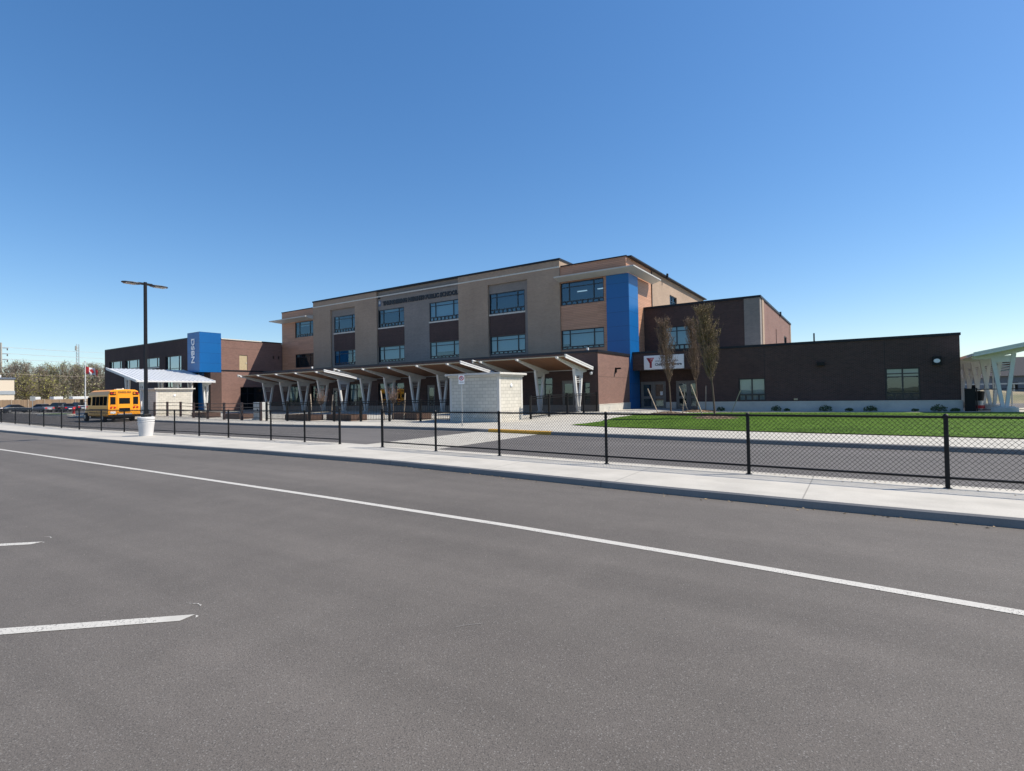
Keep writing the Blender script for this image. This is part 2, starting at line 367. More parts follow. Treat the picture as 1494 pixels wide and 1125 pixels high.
# faint scuffs and dry leaf bits
m = MB()
for cx_, cy_, rr, a0, a1 in ((-2.2, 2.9, .5, 2.2, 2.6),):
    ribbon(m, [(cx_+rr*math.cos(a0+(a1-a0)*k/8), cy_+rr*math.sin(a0+(a1-a0)*k/8)) for k in range(9)], .008, .003)
struct(m, 'scuff_marks', plain('scuffed_asphalt', (.19, .18, .168), .9))
mb = MB()
for i in range(170):
    x = rg.uniform(-40, 6) if i % 2 else rg.uniform(-12, 4); side = rg.random(); y = interp(NEARK, x)-.03-.25*rg.random()**2 if side < .6 else interp(FENCE, x)+rg.uniform(-.35, .3); z = .004 if side < .6 else .137; q = rg.uniform(.012, .035); a = rg.random()*6.28
    mb.add([(x+q*math.cos(a), y+q*math.sin(a), z), (x+q*.5*math.cos(a+1.5), y+q*.5*math.sin(a+1.5), z+.012), (x-q*math.cos(a), y-q*math.sin(a), z+.003), (x+q*.5*math.cos(a-1.5), y+q*.5*math.sin(a-1.5), z)], [(0, 1, 2, 3)])
tag(mb.build('leaf_litter', plain('dry_leaf', (.30, .22, .13), .9, var=.4), fix=False), 'dry leaf bits along the kerb and fence foot', 'litter', kind='stuff')
# lawn
LAWN = [(-12.25, 24.0), (-9.4, 23.0), (-3, 22.3), (4.1, 21.7), (20, 20.4), (60, 17.5), (60, 44), (9, 42.0), (5, 41.0), (0, 40.2), (-8.3, 39.7), (-11.2, 38.0), (-12.3, 34.5), (-12.4, 30), (-11.9, 26.8), (-12.0, 25.0)]
def inlawn(x, y):
    c = False; n = len(LAWN)
    for i in range(n):
        (x1, y1), (x2, y2) = LAWN[i], LAWN[(i+1) % n]
        if (y1 > y) != (y2 > y) and x < (x2-x1)*(y-y1)/(y2-y1)+x1: c = not c
    return c
mb = MB(); idx = {}
import mathutils.geometry as mg
pts = [Vector(p) for p in LAWN]; fine = []
for a, b in zip(pts, pts[1:]+pts[:1]):
    k = max(1, int((b-a).length/1.5)); fine += [a.lerp(b, i/k) for i in range(k)]
inner = [Vector((x*1.4, y*1.4)) for x in range(-9, 42) for y in range(13, 31) if inlawn(x*1.4, y*1.4)]
nE = len(fine); allp = fine+inner
vv, ee, ff, _, _, _ = mg.delaunay_2d_cdt(allp, [(i, (i+1) % nE) for i in range(nE)], [], 1, 1e-4)
mb.add([(p.x, p.y, gz(p.x, p.y)+.035) for p in vv], [tuple(f) for f in ff]); struct(mb, 'lawn', M['lawn'])
mb = MB()
for i in range(52000):
    u = random.random(); x = -12.3+24*u*(.5+.5*random.random()); y = 21+21*random.random()**1.3
    if not inlawn(x, y): continue
    z = gz(x, y)+.03; h = .022+.025*random.random(); a = random.random()*6.28; wd = .009; lx = random.uniform(-.03, .03); ly = random.uniform(-.03, .03)
    mb.add([(x-wd*math.cos(a), y-wd*math.sin(a), z), (x+wd*math.cos(a), y+wd*math.sin(a), z), (x+lx, y+ly, z+h)], [(0, 1, 2)])
tag(mb.build('grass', plain('grass_blades', (.062, .132, .014), .85, var=.4, scale=2, spec=.2), fix=False), 'short bright green grass covering the lawn before the brick wing', 'grass', kind='stuff')
# planted island far left
mb = MB(); n = 28
ring = [(-93.6+5.2*math.cos(2*math.pi*i/n), 26.7+1.5*math.sin(2*math.pi*i/n)) for i in range(n)]
mb.add([(x, y, 0) for x, y in ring]+[(x, y, .15) for x, y in ring], [tuple(range(n, 2*n))]+[(i, (i+1) % n, n+(i+1) % n, n+i) for i in range(n)])
struct(mb, 'traffic_island', M['con'])
mb = MB(); mb.add([(-93.6+4.9*math.cos(2*math.pi*i/n), 26.7+1.25*math.sin(2*math.pi*i/n), .17) for i in range(n)], [tuple(range(n))]); struct(mb, 'island_grass', M['lawn'])
mb = MB(); mb.add([(-160,20,.004),(-100,17.5,.004),(-97,19.2,.004),(-160,23,.004)], [(0,1,2,3)]); mb.add([(-160,29,.004),(-88,28.6,.004),(-86,31,.004),(-160,33,.004)], [(0,1,2,3)]); struct(mb, 'far_path', M['walk2'])

# ------------------------------------------------------------------ school building
school = thing('school_building', (0, 0, 0), 'brown and taupe brick school, three storeys in the middle, with two blue towers', 'building')
Z3 = Vector((0, 0, 1))
class Face:
    """a wall plane: o = lower corner, U along the wall, N outward"""
    def __init__(s, o, U): s.o = Vector(o); s.U = Vector(U); s.N = s.U.cross(Z3)
    def P(s, u, v, d=0.0): return s.o+s.U*u+Z3*v+s.N*d
    def box(s, mb, u0, u1, v0, v1, d0, d1):
        mb.prism([(u0, v0), (u1, v0), (u1, v1), (u0, v1)], lambda a, b, d: s.P(a, b, d), d0, d1)
    def wall(s, name, w, h, ops, mat, depth=.2, label=None):
        us = sorted({0, w, *[o[0] for o in ops], *[o[2] for o in ops]}); vz = sorted({0, h, *[o[1] for o in ops], *[o[3] for o in ops]}); mb = MB()
        def hole(u, v): return any(o[0] < u < o[2] and o[1] < v < o[3] for o in ops)
        for a, b in zip(us, us[1:]):
            for c, d in zip(vz, vz[1:]):
                if not hole((a+b)/2, (c+d)/2): mb.quad(s.P(a, c), s.P(b, c), s.P(b, d), s.P(a, d))
        for (a, c, b, d) in ops:
            for p, q in (((a, c), (a, d)), ((a, d), (b, d)), ((b, d), (b, c)), ((b, c), (a, c))):
                mb.quad(s.P(*p), s.P(*q), s.P(*q, -depth), s.P(*p, -depth))
        o = mb.build(name, mat, None, fix=False); o.parent = school
        if label: o['label'] = label
        return o
    def window(s, u0, v0, u1, v1, cols, rows, small=None, blinds=(), depth=.2, fr=.085, parent=None, sill=False, nm='window', gm='tglass'):
        """cols: fractions of the mullions; rows: fractions of the transoms; small: (height fraction, number) of a bottom row of little panes"""
        W = u1-u0; H = v1-v0; d0, d1 = -depth+.0, -depth+.09; mb = MB()
        s.box(mb, u0, u1, v0, v0+fr, d0, d1); s.box(mb, u0, u1, v1-fr, v1, d0, d1)
        s.box(mb, u0, u0+fr, v0+fr, v1-fr, d0, d1); s.box(mb, u1-fr, u1, v0+fr, v1-fr, d0, d1)
        vb = v0+fr
        if small:
            vb = v0+H*small[0]; s.box(mb, u0+fr, u1-fr, vb-fr*.6, vb+fr*.6, d0, d1-.004)
            for i in range(1, small[1]): c = u0+W*i/small[1]; s.box(mb, c-fr*.7, c+fr*.7, v0+fr, vb-fr*.6, d0, d1-.008)
            vb += fr*.6
        cs = [u0+W*c for c in cols]
        for c in cs: s.box(mb, c-fr*.55, c+fr*.55, vb, v1-fr, d0, d1-.012)
        edges = [u0+fr]+[q for c in cs for q in (c-fr*.55, c+fr*.55)]+[u1-fr]
        for r_ in rows:
            c = v0+H*r_
            for a, b in zip(edges[::2], edges[1::2]): s.box(mb, a, b, c-fr*.4, c+fr*.4, d0, d1-.02)
        w_ = mb.build(nm, M['frame'], None, fix=False); w_.parent = parent or school
        g = MB(); d = -depth+.03; g.quad(s.P(u0+.02, v0+.02, d), s.P(u1-.02, v0+.02, d), s.P(u1-.02, v1-.02, d), s.P(u0+.02, v1-.02, d))
        o = g.build('glass', M[gm], None, fix=False); o.parent = w_
        if blinds:
            d = -depth-.12; cc = [u0]+cs+[u1]
            for i, f in blinds:
                b = MB(); b.quad(s.P(cc[i], v1-H*f, d), s.P(cc[i+1], v1-H*f, d), s.P(cc[i+1], v1, d), s.P(cc[i], v1, d))
                o = b.build('blind', M['blind'], None, fix=False); o.parent = w_
        if sill:
            q = MB(); s.box(q, u0-.08, u1+.04, v0-.16, v0-.01, -.15, .05); o = q.build('sill', M['string'], None); o.parent = w_
        return w_
def sp(mb, name, mat, label=None, **kw):
    o = mb.build(name, mat, None, **kw); o.parent = school
    if label: o['label'] = label
    return o
def boxp(name, mat, *b, label=None): return sp(MB().box(*b), name, mat, label)

YM, YR = 43.2, 43.42            # face of the taupe piers, face of the recessed grey panels
# --- recessed grey wall with the window openings (z from podium roof up)
GF = Face((-59.1, YR, 0), (1, 0, 0))
TW = [(-55.2, -51.05, .97), (-47.2, -43.0, .6), (-39.15, -34.95, 1), (-31.05, -26.85, .3)]
ops = []
for x0, x1, _ in TW: ops += [(x0+59.1, 9.85, x1+59.1, 11.92), (x0+59.1, 5.78, x1+59.1, 7.6)]
GF.wall('recessed_wall', 36.2, 14.1, ops, M['grey'], .12, 'grey brick panels behind the taupe piers')
bl = {0: [(0, .3)], 1: [(1, .22)], 2: [(0, 1), (1, 1), (2, .8)], 3: []}
bm = {0: [(0, .3), (2, .45)], 1: [(0, .85), (1, .85), (2, .8)], 2: [(0, .95), (1, .6), (2, .8)], 3: [(0, 1), (1, 1), (2, 1)]}
for i, (x0, x1, _) in enumerate(TW):
    GF.window(x0+59.1, 9.85, x1+59.1, 11.92, (.2, .8), (.8,), (.2, 8), bl[i], .12, sill=True)
    GF.window(x0+59.1, 5.78, x1+59.1, 7.6, (.2, .8), (.77,), (.14, 8), bm[i], .12)
    mb = MB(); mb.box(x0, x1, YR-.06, YR-.004, 7.62, 9.68); sp(mb, 'spandrel', M['dark'], 'shaded brown brick between two windows')
# --- taupe piers standing proud of the panels
for (x0, x1, z0, z1) in ((-59.1, -55.65, 4.9, 14.1), (-51.05, -47.25, 4.9, 14.1), (-34.92, -31.1, 4.9, 14.1), (-26.42, -22.9, 4.9, 14.1)):
    boxp('brick_pier', M['taupe'], x0, x1, YM, YR-.002, z0, z1)
for (x0, x1) in ((-55.65, -51.05), (-31.1, -26.42)):
    boxp('brick_pier', M['taupe'], x0+.001, x1-.001, YM, YR-.002, 12.8, 14.1, label='taupe brick over a recessed window panel')
boxp('string_course', M['string'], -59.13, -22.88, YM-.05, YM-.002, 13.40, 13.53)
boxp('parapet_coping', M['coping'], -59.17, -22.83, YM-.07, YM+.5, 14.1, 14.28)
boxp('parapet_wall', M['taupe'], -23.3, -22.9, YR+.001, 52.0, 13.2, 14.1)
boxp('parapet_coping', M['coping'], -23.35, -22.83, YM+.501, 52.05, 14.1, 14.28)
# --- timber bays left and right of the taupe front
TB = Face((-22.9, 43.3, 0), (1, 0, 0))
TB.wall('timber_cladding', 6.39, 13.45, [(.0+.03, 9.83, 4.32, 11.93), (.03, 5.76, 4.27, 7.57)], M['timber'], .16)
TB.window(.03, 9.83, 4.32, 11.93, (.2, .77), (.79,), (.17, 8), [], .16)
TB.window(.03, 5.76, 4.27, 7.57, (.2, .77), (.79,), (.14, 8), [(0, .7), (1, .9), (2, .9)], .16)
lm = bpy.data.materials.new('ceiling_lamp'); lm.use_nodes = True; lm.node_tree.nodes['Principled BSDF'].inputs['Emission Color'].default_value = (.8, .9, 1, 1); lm.node_tree.nodes['Principled BSDF'].inputs['Emission Strength'].default_value = .55
for u, dd in ((1.55, .42), (3.55, .40)): o = MB().box(-22.9+u, -22.9+u+.95, 43.3+.38, 43.3+.5, 11.02, 11.10).build('ceiling_lamp', lm); o.parent = school
TL = Face((-66.06, 43.3, 0), (1, 0, 0))
TL.wall('timber_cladding', 6.96, 13.45, [(2.95, 9.83, 6.9, 11.9), (2.95, 5.8, 6.9, 7.6)], M['timber'], .16)
TL.window(2.95, 9.83, 6.9, 11.9, (.22, .78), (.8,), (.17, 8), [(1, .3)], .16)
TL.window(2.95, 5.8, 6.9, 7.6, (.22, .78), (.77,), None, [(0, .2)], .16)
boxp('parapet_coping', M['coping'], -66.1, -59.18, 43.24, 43.6, 13.45, 13.55)
boxp('parapet_coping', M['coping'], -22.82, -16.42, 43.24, 43.6, 13.45, 13.55)
# --- right-hand side wall: timber return, then buff brick
SW = Face((-16.5, 43.301, 0), (0, 1, 0))
SW.wall('timber_cladding', 6.6, 13.45, [], M['timber'], label='sunlit timber boards on the side wall')
SB = Face((-16.5, 49.901, 0), (0, 1, 0))
SB.wall('brick_wall', 20.6, 13.45, [(5.9, 9.9, 8.5, 12.0)], M['taupe'], .18, 'sunlit buff brick side wall')
SB.window(5.9, 9.9, 8.5, 12.0, (.5,), (.72,), None, [], .18)
boxp('parapet_coping', M['coping'], -16.56, -16.1, 43.601, 70.55, 13.45, 13.56)
boxp('downspout', M['coping'], -16.49, -16.42, 49.86, 49.94, 9.6, 13.4)
boxp('roof', M['roof'], -66.0, -16.6, 43.65, 70.4, 13.0, 13.3)
boxp('rear_wall', M['taupe'], -66.0, -16.6, 70.5, 70.7, 0, 13.45)
boxp('interior_core', M['interior'], -65.6, -16.95, 43.9, 70.3, .3, 12.95)
# --- sun-shade overhangs
def overhang(x0, x1, xr0, xr1, yf, yw, yr, side):
    """thin at the rim, deep at the wall; returns along one side"""
    mb = MB(); zt, zb = 12.32, 12.22
    if side > 0:
        rim = [(x0, yf), (x1, yf), (x1, yr)]; inn = [(x0, yw), (xr1, yw), (xr1, yr)]
    else:
        rim = [(x0, yr), (x0, yf), (x1, yf)]; inn = [(xr0, yr), (xr0, yw), (x1, yw)]
    n = 3
    A = [(x, y, zt) for x, y in rim]+[(x, y, zb) for x, y in rim]+[(x, y, 12.5) for x, y in inn]+[(x, y, 11.97) for x, y in inn]
    fs = []
    for i in range(n-1): fs += [(i, i+1, n+i+1, n+i), (i, 2*n+i, 2*n+i+1, i+1), (n+i, n+i+1, 3*n+i+1, 3*n+i), (2*n+i, 3*n+i, 3*n+i+1, 2*n+i+1)]
    fs += [(0, n, 3*n, 2*n), (n-1, 3*n-1, 4*n-1, 2*n-1)]
    return sp(mb.add(A, fs), 'overhang', M['ovh'])
overhang(-22.88, -15.35, None, -16.19, 42.03, 43.04, 49.3, 1)
overhang(-67.1, -59.12, -66.1, None, 42.03, 43.28, 48.0, -1)
# --- blue tower by the wing entrance
boxp('tower_cladding', M['blue'], -18.25, -16.2, 43.05, 45.3, .2, 11.95, label='blue metal panelled tower beside the wing entrance')
# --- brown two-storey block above the wing
DB = Face((-16.49, 47.6, 0), (1, 0, 0))
DB.wall('brick_wall', 8.6, 9.4, [(1.85, 5.5, 4.45, 7.6)], M['dark'], .18, 'shaded brown brick of the two-storey block')
DB.window(1.85, 5.5, 4.45, 7.6, (.42,), (.8,), (.2, 6), [(0, .8), (1, 1)], .18)
boxp('brick_pier', M['grey'], -7.889, -6.67, 47.55, 48.5, 5.0, 9.4, label='grey brick corner pier of the two-storey block')
DS = Face((-6.67, 48.501, 0), (0, 1, 0))
DS.wall('brick_wall', 22.3, 9.4, [(8.8, 5.2, 9.3, 7.7), (15.6, 5.2, 18, 7.6)], M['brown'], .15, 'sunlit brown brick side of the two-storey block')
DS.window(8.8, 5.2, 9.3, 7.7, (), (.5,), None, [], .15); DS.window(15.6, 5.2, 18, 7.6, (.5,), (.7,), None, [], .15)
boxp('brick_pier', M['taupe'], -6.72, -6.62, 48.502, 49.5, 5.0, 9.4); boxp('brick_pier', M['taupe'], -6.72, -6.62, 70.0, 70.8, 5.0, 9.4)
boxp('parapet_coping', M['coping'], -16.48, -6.58, 47.5, 47.95, 9.4, 9.58); boxp('parapet_coping', M['coping'], -7.05, -6.58, 47.951, 70.85, 9.4, 9.58)
boxp('roof', M['roof'], -16.4, -6.8, 47.8, 70.7, 9.0, 9.2); boxp('rear_wall', M['dark'], -16.4, -6.7, 70.81, 71, 0, 9.4)
boxp('interior_core', M['interior'], -16.2, -7.1, 48.1, 70.4, .5, 8.9)
for y in (53.5, 60.5): boxp('roof_vent', M['coping'], -16.12, -15.95, y, y+.2, 13.3, 13.75) if y < 55 else boxp('roof_vent', M['coping'], -6.66, -6.5, y, y+.25, 9.3, 9.75)
# --- one-storey wing with recessed entrance
YW = 43.6
WF = Face((-10.9, YW, 0), (1, 0, 0))
WF.wall('brick_wall', 16.3, 5.02, [(3.15, .95, 5.02, 2.66), (12.41, .95, 14.26, 3.07)], M['dark'], .18, 'shaded brown brick front of the one-storey wing')
WF.window(3.15, .95, 5.02, 2.66, (.5,), (), (.27, 4), [(0, 1), (1, 1)], .18)
WF.window(12.41, .95, 14.26, 3.07, (.5,), (.82, .72), (.19, 4), [(0, .28), (1, .28)], .18)
boxp('fascia_wall', M['dark'], -16.195, -10.901, YW, YW+.35, 3.62, 5.02, label='brick band over the recessed wing entrance')
boxp('entrance_soffit', M['ovh'], -16.19, -10.91, YW+.351, 45.4, 3.64, 3.8)
boxp('parapet_coping', M['coping'], -16.19, 5.46, YW-.06, YW+.4, 5.02, 5.19)
boxp('plinth', M['plinth'], -10.93, 5.47, YW-.06, YW-.002, .05, .86); boxp('plinth', M['plinth'], 5.402, 5.47, YW-.001, 75, .05, .86)
boxp('plinth_cap', M['string'], -10.95, 5.49, YW-.08, YW-.003, .861, .90)
WE = Face((5.4, YW, 0), (0, 1, 0)); WE.wall('brick_wall', 32, 5.02, [], M['brown'])
boxp('parapet_coping', M['coping'], 5.05, 5.46, YW+.401, 75.6, 5.02, 5.19)
boxp('roof', M['roof'], -16.4, 5.3, YW+.36, 75.4, 4.7, 4.85); boxp('rear_wall', M['dark'], -16.4, 5.4, 75.45, 75.6, 0, 5.02)
boxp('interior_core', M['interior'], -10.5, 5.1, 44.0, 75, .2, 4.6)
for x in (-5.9, 1.48): boxp('movement_joint', M['coping'], x-.012, x+.012, YW-.005, YW-.001, .9, 5.02)
# entrance wall, set back
EW = Face((-16.2, 45.42, 0), (1, 0, 0))
EW.wall('brick_wall', 5.3, 3.63, [(.05, .2, 2.25, 2.65), (3.15, .2, 5.25, 2.66)], M['dark'], .1, 'shaded brick behind the entrance recess')
boxp('plinth', M['plinth'], -13.94, -13.06, 45.36, 45.418, .1, .86)
boxp('return_wall', M['dark'], -10.9, -10.5, YW+.01, 45.41, 0, 3.63)
for u0, u1 in ((.05, 2.25), (3.15, 5.25)):
    mb = MB(); EW.box(mb, u0, u1, 2.57, 2.65, -.1, .02)
    for u in (u0, (u0+u1)/2-.04, u1-.08): EW.box(mb, u, u+.08, .22, 2.57, -.1, .02)
    dr = sp(mb, 'door_frame', M['doorp'], 'grey double entrance door of the wing')
    for k in (0, 1):
        a = u0+.08 if k == 0 else (u0+u1)/2+.04; b = (u0+u1)/2-.04 if k == 0 else u1-.08; mb = MB(); q = .15
        EW.box(mb, a, a+q, .24, 2.56, -.07, -.01); EW.box(mb, b-q, b, .24, 2.56, -.07, -.01)
        for v0, v1 in ((.24, .5), (1.15, 1.38), (2.40, 2.56)): EW.box(mb, a+q, b-q, v0, v1, -.07, -.01)
        d = mb.build('door', M['doorp'], None); d.parent = dr
        g = MB(); g.quad(EW.P(a+q, .5, -.045), EW.P(b-q, .5, -.045), EW.P(b-q, 2.4, -.045), EW.P(a+q, 2.4, -.045))
        o = g.build('glass', M['tglass'], None, fix=False); o.parent = dr
        if k == 1:
            g = MB(); EW.box(g, a+q+.05 if u0 < 1 else a+q+.03, b-q-.02, .55, 1.1 if u0 < 1 else 1.12, -.2, -.19)
            if u0 > 1: EW.box(g, a+q+.05, b-q-.02, 1.5, 2.3, -.2, -.19)
            o = g.build('blind', M['tan'], None); o.parent = dr
        if k == 1 and u0 < 1:
            g = MB(); EW.box(g, b-.42, b-.2, 1.45, 1.78, -.04, -.035); o = g.build('notice', M['signw'], None); o.parent = dr
boxp('interior_core', M['interior'], -16.1, -10.95, 45.72, 47.4, .2, 3.4)
# wing wall lamps
mb = MB(); WF.box(mb, 8.42, 8.88, 3.42, 3.66, 0, .22); sp(mb, 'wall_lamp', M['black'], 'long black wall lamp above the wing lawn')
mb = MB(); WF.box(mb, 14.9, 15.36, 3.18, 3.72, 0, .16); wl = sp(mb, 'wall_lamp', M['black'], 'square black wall lamp with white lens at the wing corner')
mb = MB(); mb.prism([(15.13+.17*math.cos(t*math.pi/8), 3.44+.13*math.sin(t*math.pi/8)) for t in range(16)], lambda a, b, d: WF.P(a, b, d), .161, .2); o = mb.build('lens', M['signw'], None); o.parent = wl
mb = MB(); WF.box(mb, 6.9, 7.15, .98, 1.1, 0, .06); sp(mb, 'outlet_box', M['tan'])
mb = MB(); mb.tube([(-3.0, 50, 4.8), (-3.0, 50, 6.35)], .06, 8); sp(mb, 'vent_pipe', M['coping']); boxp('roof_vent', M['coping'], -1.5, -1.2, 48, 48.3, 4.85, 5.45)
# --- podium (ground floor standing forward) and its right-hand end, sunlit
PF = Face((-59.5, 36.6, 0), (1, 0, 0)); o_ = 59.5
wins = [(-54.9, -52.6, .9, 3.15, 2), (-50.6, -48.4, .9, 3.1, 2), (-44.4, -42.1, .9, 3.15, 2), (-39.95, -36.4, .9, 3.1, 3), (-30.6, -28.0, .9, 3.1, 3), (-24.8, -23.0, .9, 3.1, 2), (-21.75, -20.2, .9, 3.05, 2), (-17.55, -16.98, .9, 2.6, 1)]
doors = [(-47.0, -46.1), (-33.5, -32.5), (-19.4, -18.3)]
ops = [(a+o_, c, b+o_, d) for a, b, c, d, _ in wins]+[(a+o_, .36, b+o_, 2.75) for a, b in doors]
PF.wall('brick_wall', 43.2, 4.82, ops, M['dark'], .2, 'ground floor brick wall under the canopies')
for i, (a, b, c, d, n) in enumerate(wins):
    PF.window(a+o_, c, b+o_, d, tuple(k/n for k in range(1, n)), (.74,), (.13, 2*n), [(k, .72) for k in range(n) if (i+k) % 2 == 0], .2)
for a, b in doors:
    mb = MB(); PF.box(mb, a+o_, a+o_+.2, .36, 2.75, -.15, -.09); PF.box(mb, b+o_-.2, b+o_, .36, 2.75, -.15, -.09); PF.box(mb, a+o_+.2, b+o_-.2, .36, .7, -.15, -.09); PF.box(mb, a+o_+.2, b+o_-.2, 2.5, 2.75, -.15, -.09)
    d = sp(mb, 'door', M['doorp']); g = MB(); g.quad(PF.P(a+o_+.2, .7, -.12), PF.P(b+o_-.2, .7, -.12), PF.P(b+o_-.2, 2.5, -.12), PF.P(a+o_+.2, 2.5, -.12)); o = g.build('glass', M['tglass'], None, fix=False); o.parent = d
PE = Face((-16.3, 36.6, 0), (0, 1, 0)); PE.wall('brick_wall', 6.44, 4.82, [], M['brown'], label='sunlit brown brick end of the ground floor')
boxp('plinth', M['grey'], -59.5, -16.24, 36.54, 36.598, .2, .86); boxp('plinth', M['plinth'], -16.298, -16.24, 36.599, 43.04, .2, .86); boxp('plinth_cap', M['string'], -16.297, -16.22, 36.56, 43.04, .861, .905)  # front plinth in darker grey, canopy shade put into its colour
boxp('parapet_coping', M['coping'], -59.6, -16.22, 36.5, 36.95, 4.82, 5.0); boxp('parapet_coping', M['coping'], -16.7, -16.22, 36.951, 43.04, 4.82, 5.0)
boxp('roof', M['roof'], -59.5, -16.5, 36.8, 43.19, 4.4, 4.55); boxp('interior_core', M['interior'], -59.4, -16.8, 37.1, 43.1, .3, 4.3); boxp('side_wall', M['dark'], -59.6, -59.501, 36.6, 43.29, 0, 4.82)
mb = MB(); PE.box(mb, 3.3, 3.5, 3.35, 3.75, 0, .08); PE.box(mb, 3.32, 3.48, 3.62, 3.74, .08, .45); sp(mb, 'wall_lamp', M['black'], 'black wall lamp on the sunlit brick end')
boxp('brick_joint', M['dark'], -16.299, -16.294, 36.7, 43.0, 2.98, 3.0); boxp('brick_joint', M['dark'], -66.079, -66.074, 35.1, 43.2, 8.2, 8.22); boxp('brick_joint', M['dark'], -66.079, -66.074, 35.1, 37.3, 2.9, 2.92)
mb = MB(); mb.lathe([(.0, 0), (.09, .02), (.12, .1), (.1, .2), (.0, .22)], (-16.75, 36.32, 3.12), 10); mb.box(-16.8, -16.7, 36.32, 36.6, 3.3, 3.36); sp(mb, 'security_camera', M['white'])
mb = MB(); mb.lathe([(.0, 0), (.09, .02), (.12, .1), (.1, .2), (.0, .22)], (-66.35+.6, 41.6, 3.3), 10); mb.box(-66.1, -65.7, 41.56, 41.64, 3.46, 3.52); sp(mb, 'security_camera', M['white'])
for x in (-50.5, -17.2): boxp('roof_lamp', M['white'], x, x+.12, 36.6, 36.75, 5.001, 5.2)
# --- left wing with the second blue tower
YL = 33.0
LF = Face((-95.1, YL, 0), (1, 0, 0)); o_ = 95.1
lw = [(-93.65, -89.35, 6.55, 7.65), (-88.2, -83.7, 6.38, 7.6), (-82.1, -77.75, 6.25, 7.55), (-76.05, -71.8, 3.4, 7.5)]
LF.wall('brick_wall', 26.3, 9.4, [(a+o_, c, b+o_, d) for a, b, c, d in lw], M['dark'], .2, 'shaded brown brick front of the far left wing')
for i, (a, b, c, d) in enumerate(lw):
    LF.window(a+o_, c, b+o_, d, (.22, .8), (.33, .6) if i == 3 else (), None, [(k, .95) for k in range(3)], .2, sill=i != 3, gm='bglass')
boxp('parapet_coping', M['coping'], -95.15, -69.0, YL-.05, YL+.35, 9.4, 9.56)
boxp('tower_cladding', M['blue'], -68.98, -66.08, 32.42, 35.0, 5.12, 9.97, label='blue metal box tower with white letters on the far left wing')
LR = Face((-66.08, 35.001, 0), (0, 1, 0))
LR.wall('brick_wall', 8.25, 9.25, [(2.3, 5.5, 3.37, 7.4), (2.4, .3, 5.5, 3.3), (6.9, 7.1, 7.15, 7.5), (7.65, 7.1, 7.9, 7.5)], M['brown'], .2, 'sunlit brown brick return of the far left wing')
mb = MB(); LR.box(mb, 2.3, 3.37, 5.5, 7.4, -.12, -.06); d = sp(mb, 'door', M['tan'], 'tan upper-floor door in the sunlit brick'); mb = MB(); LR.box(mb, 3.18, 3.26, 6.35, 6.45, -.06, .0); o = mb.build('handle', M['white'], None); o.parent = d
LR.window(2.4, .3, 5.5, 3.3, (.33, .66), (.72,), None, [], .2)
boxp('belt_course', M['coping'], -66.079, -66.04, 35.002, 43.25, 5.28, 5.44); boxp('parapet_coping', M['string'], -66.3, -66.0, 35.001, 40.3, 9.25, 9.36); boxp('parapet_coping', M['coping'], -66.3, -66.0, 40.301, 43.25, 9.25, 9.36)  # wall coping painted pale in sun, black past the shadow edge
boxp('roof', M['roof'], -95, -66.3, YL+.2, 60, 9.0, 9.2); boxp('interior_core', M['interior'], -94.7, -66.75, 35.6, 60, .3, 8.9); boxp('interior_core', M['interior'], -94.7, -70.0, 33.5, 35.599, .3, 8.9)
boxp('side_wall', M['dark'], -95.3, -95.1, YL, 60, 0, 9.4)
boxp('recess_wall', M['dark'], -67.6, -66.1, 33.7, 34.99, 0, 5.1); boxp('recess_panel', M['blue'], -68.9, -67.601, 33.6, 34.99, .3, 5.1); boxp('recess_glass', M['frame'], -67.5, -66.3, 33.66, 33.699, .3, 2.9)
# --- lettering fixed to the building
text('THUNDERING HEIGHTS PUBLIC SCHOOL', 'lettering', .62, .03, M['letter'], school, facing(-46.35, YR-.04, 12.42), .045, width=11.3)
text('DSBN', 'lettering', 1.02, .03, M['metal_letter'], school, facing(-67.92, 32.39, 9.25, (0, 0, -1), (1, 0, 0)), .022, width=2.95)
mb = MB(); GF.box(mb, 12.05, 12.3, 13.28-.02, 13.38, 0, .1); sp(mb, 'sign_lamp', M['black'])
mb = MB(); mb.prism([(0, 0), (.3, 0), (.42, .12), (.42, .6), (.25, .68), (0, .6)], lambda a, b, d: GF.P(a+12.0, b+12.38, d), .01, .05)
cr = sp(mb, 'crest', plain('crest_blue_grey', (.08, .12, .2), .5))
mb = MB(); mb.prism([(.08, .25), (.34, .25), (.34, .5), (.21, .6), (.08, .5)], lambda a, b, d: GF.P(a+12.0, b+12.38, d), .051, .06); o = mb.build('crest_field', M['ovh'], None); o.parent = cr

# ------------------------------------------------------------------ wing sign board
sg = thing('sign_board', (-15.16, YW-.06, 3.63), 'white sign board with a red letter and dark words over the recessed wing entrance', 'sign')
mb = MB(); mb.box(0, 3.33, -.06, .055, 0, 1.17); part(mb, 'panel', M['signw'], sg, bevel=.01)
mb = MB(); mb.prism([(.28, .14), (.46, .14), (.46, .58), (.27, .98), (.17, .98), (.0, .98), (.28, .5)], lambda a, b, d: (a+.22, -.061-d, b), 0, .012); part(mb, 'emblem', plain('dark_red', (.22, .006, .02), .5), sg)
mb = MB(); mb.prism([(.31, .98), (.66, .98), (.47, .60)], lambda a, b, d: (a+.22, -.061-d, b), 0, .014); part(mb, 'emblem', M['red'], sg)
mb = MB(); mb.prism([(.42, .92), (.55, .92), (.48, .80)], lambda a, b, d: (a+.22, -.076-d, b), 0, .004); part(mb, 'emblem', M['signw'], sg)
text('YMCA OF NIAGARA', 'lettering', .20, .006, M['ink'], sg, facing(.95, -.066, .60), 0, width=1.95)
text('Child Care Centre', 'lettering', .30, .006, M['ink'], sg, facing(.95, -.066, .30), .008, width=2.2)

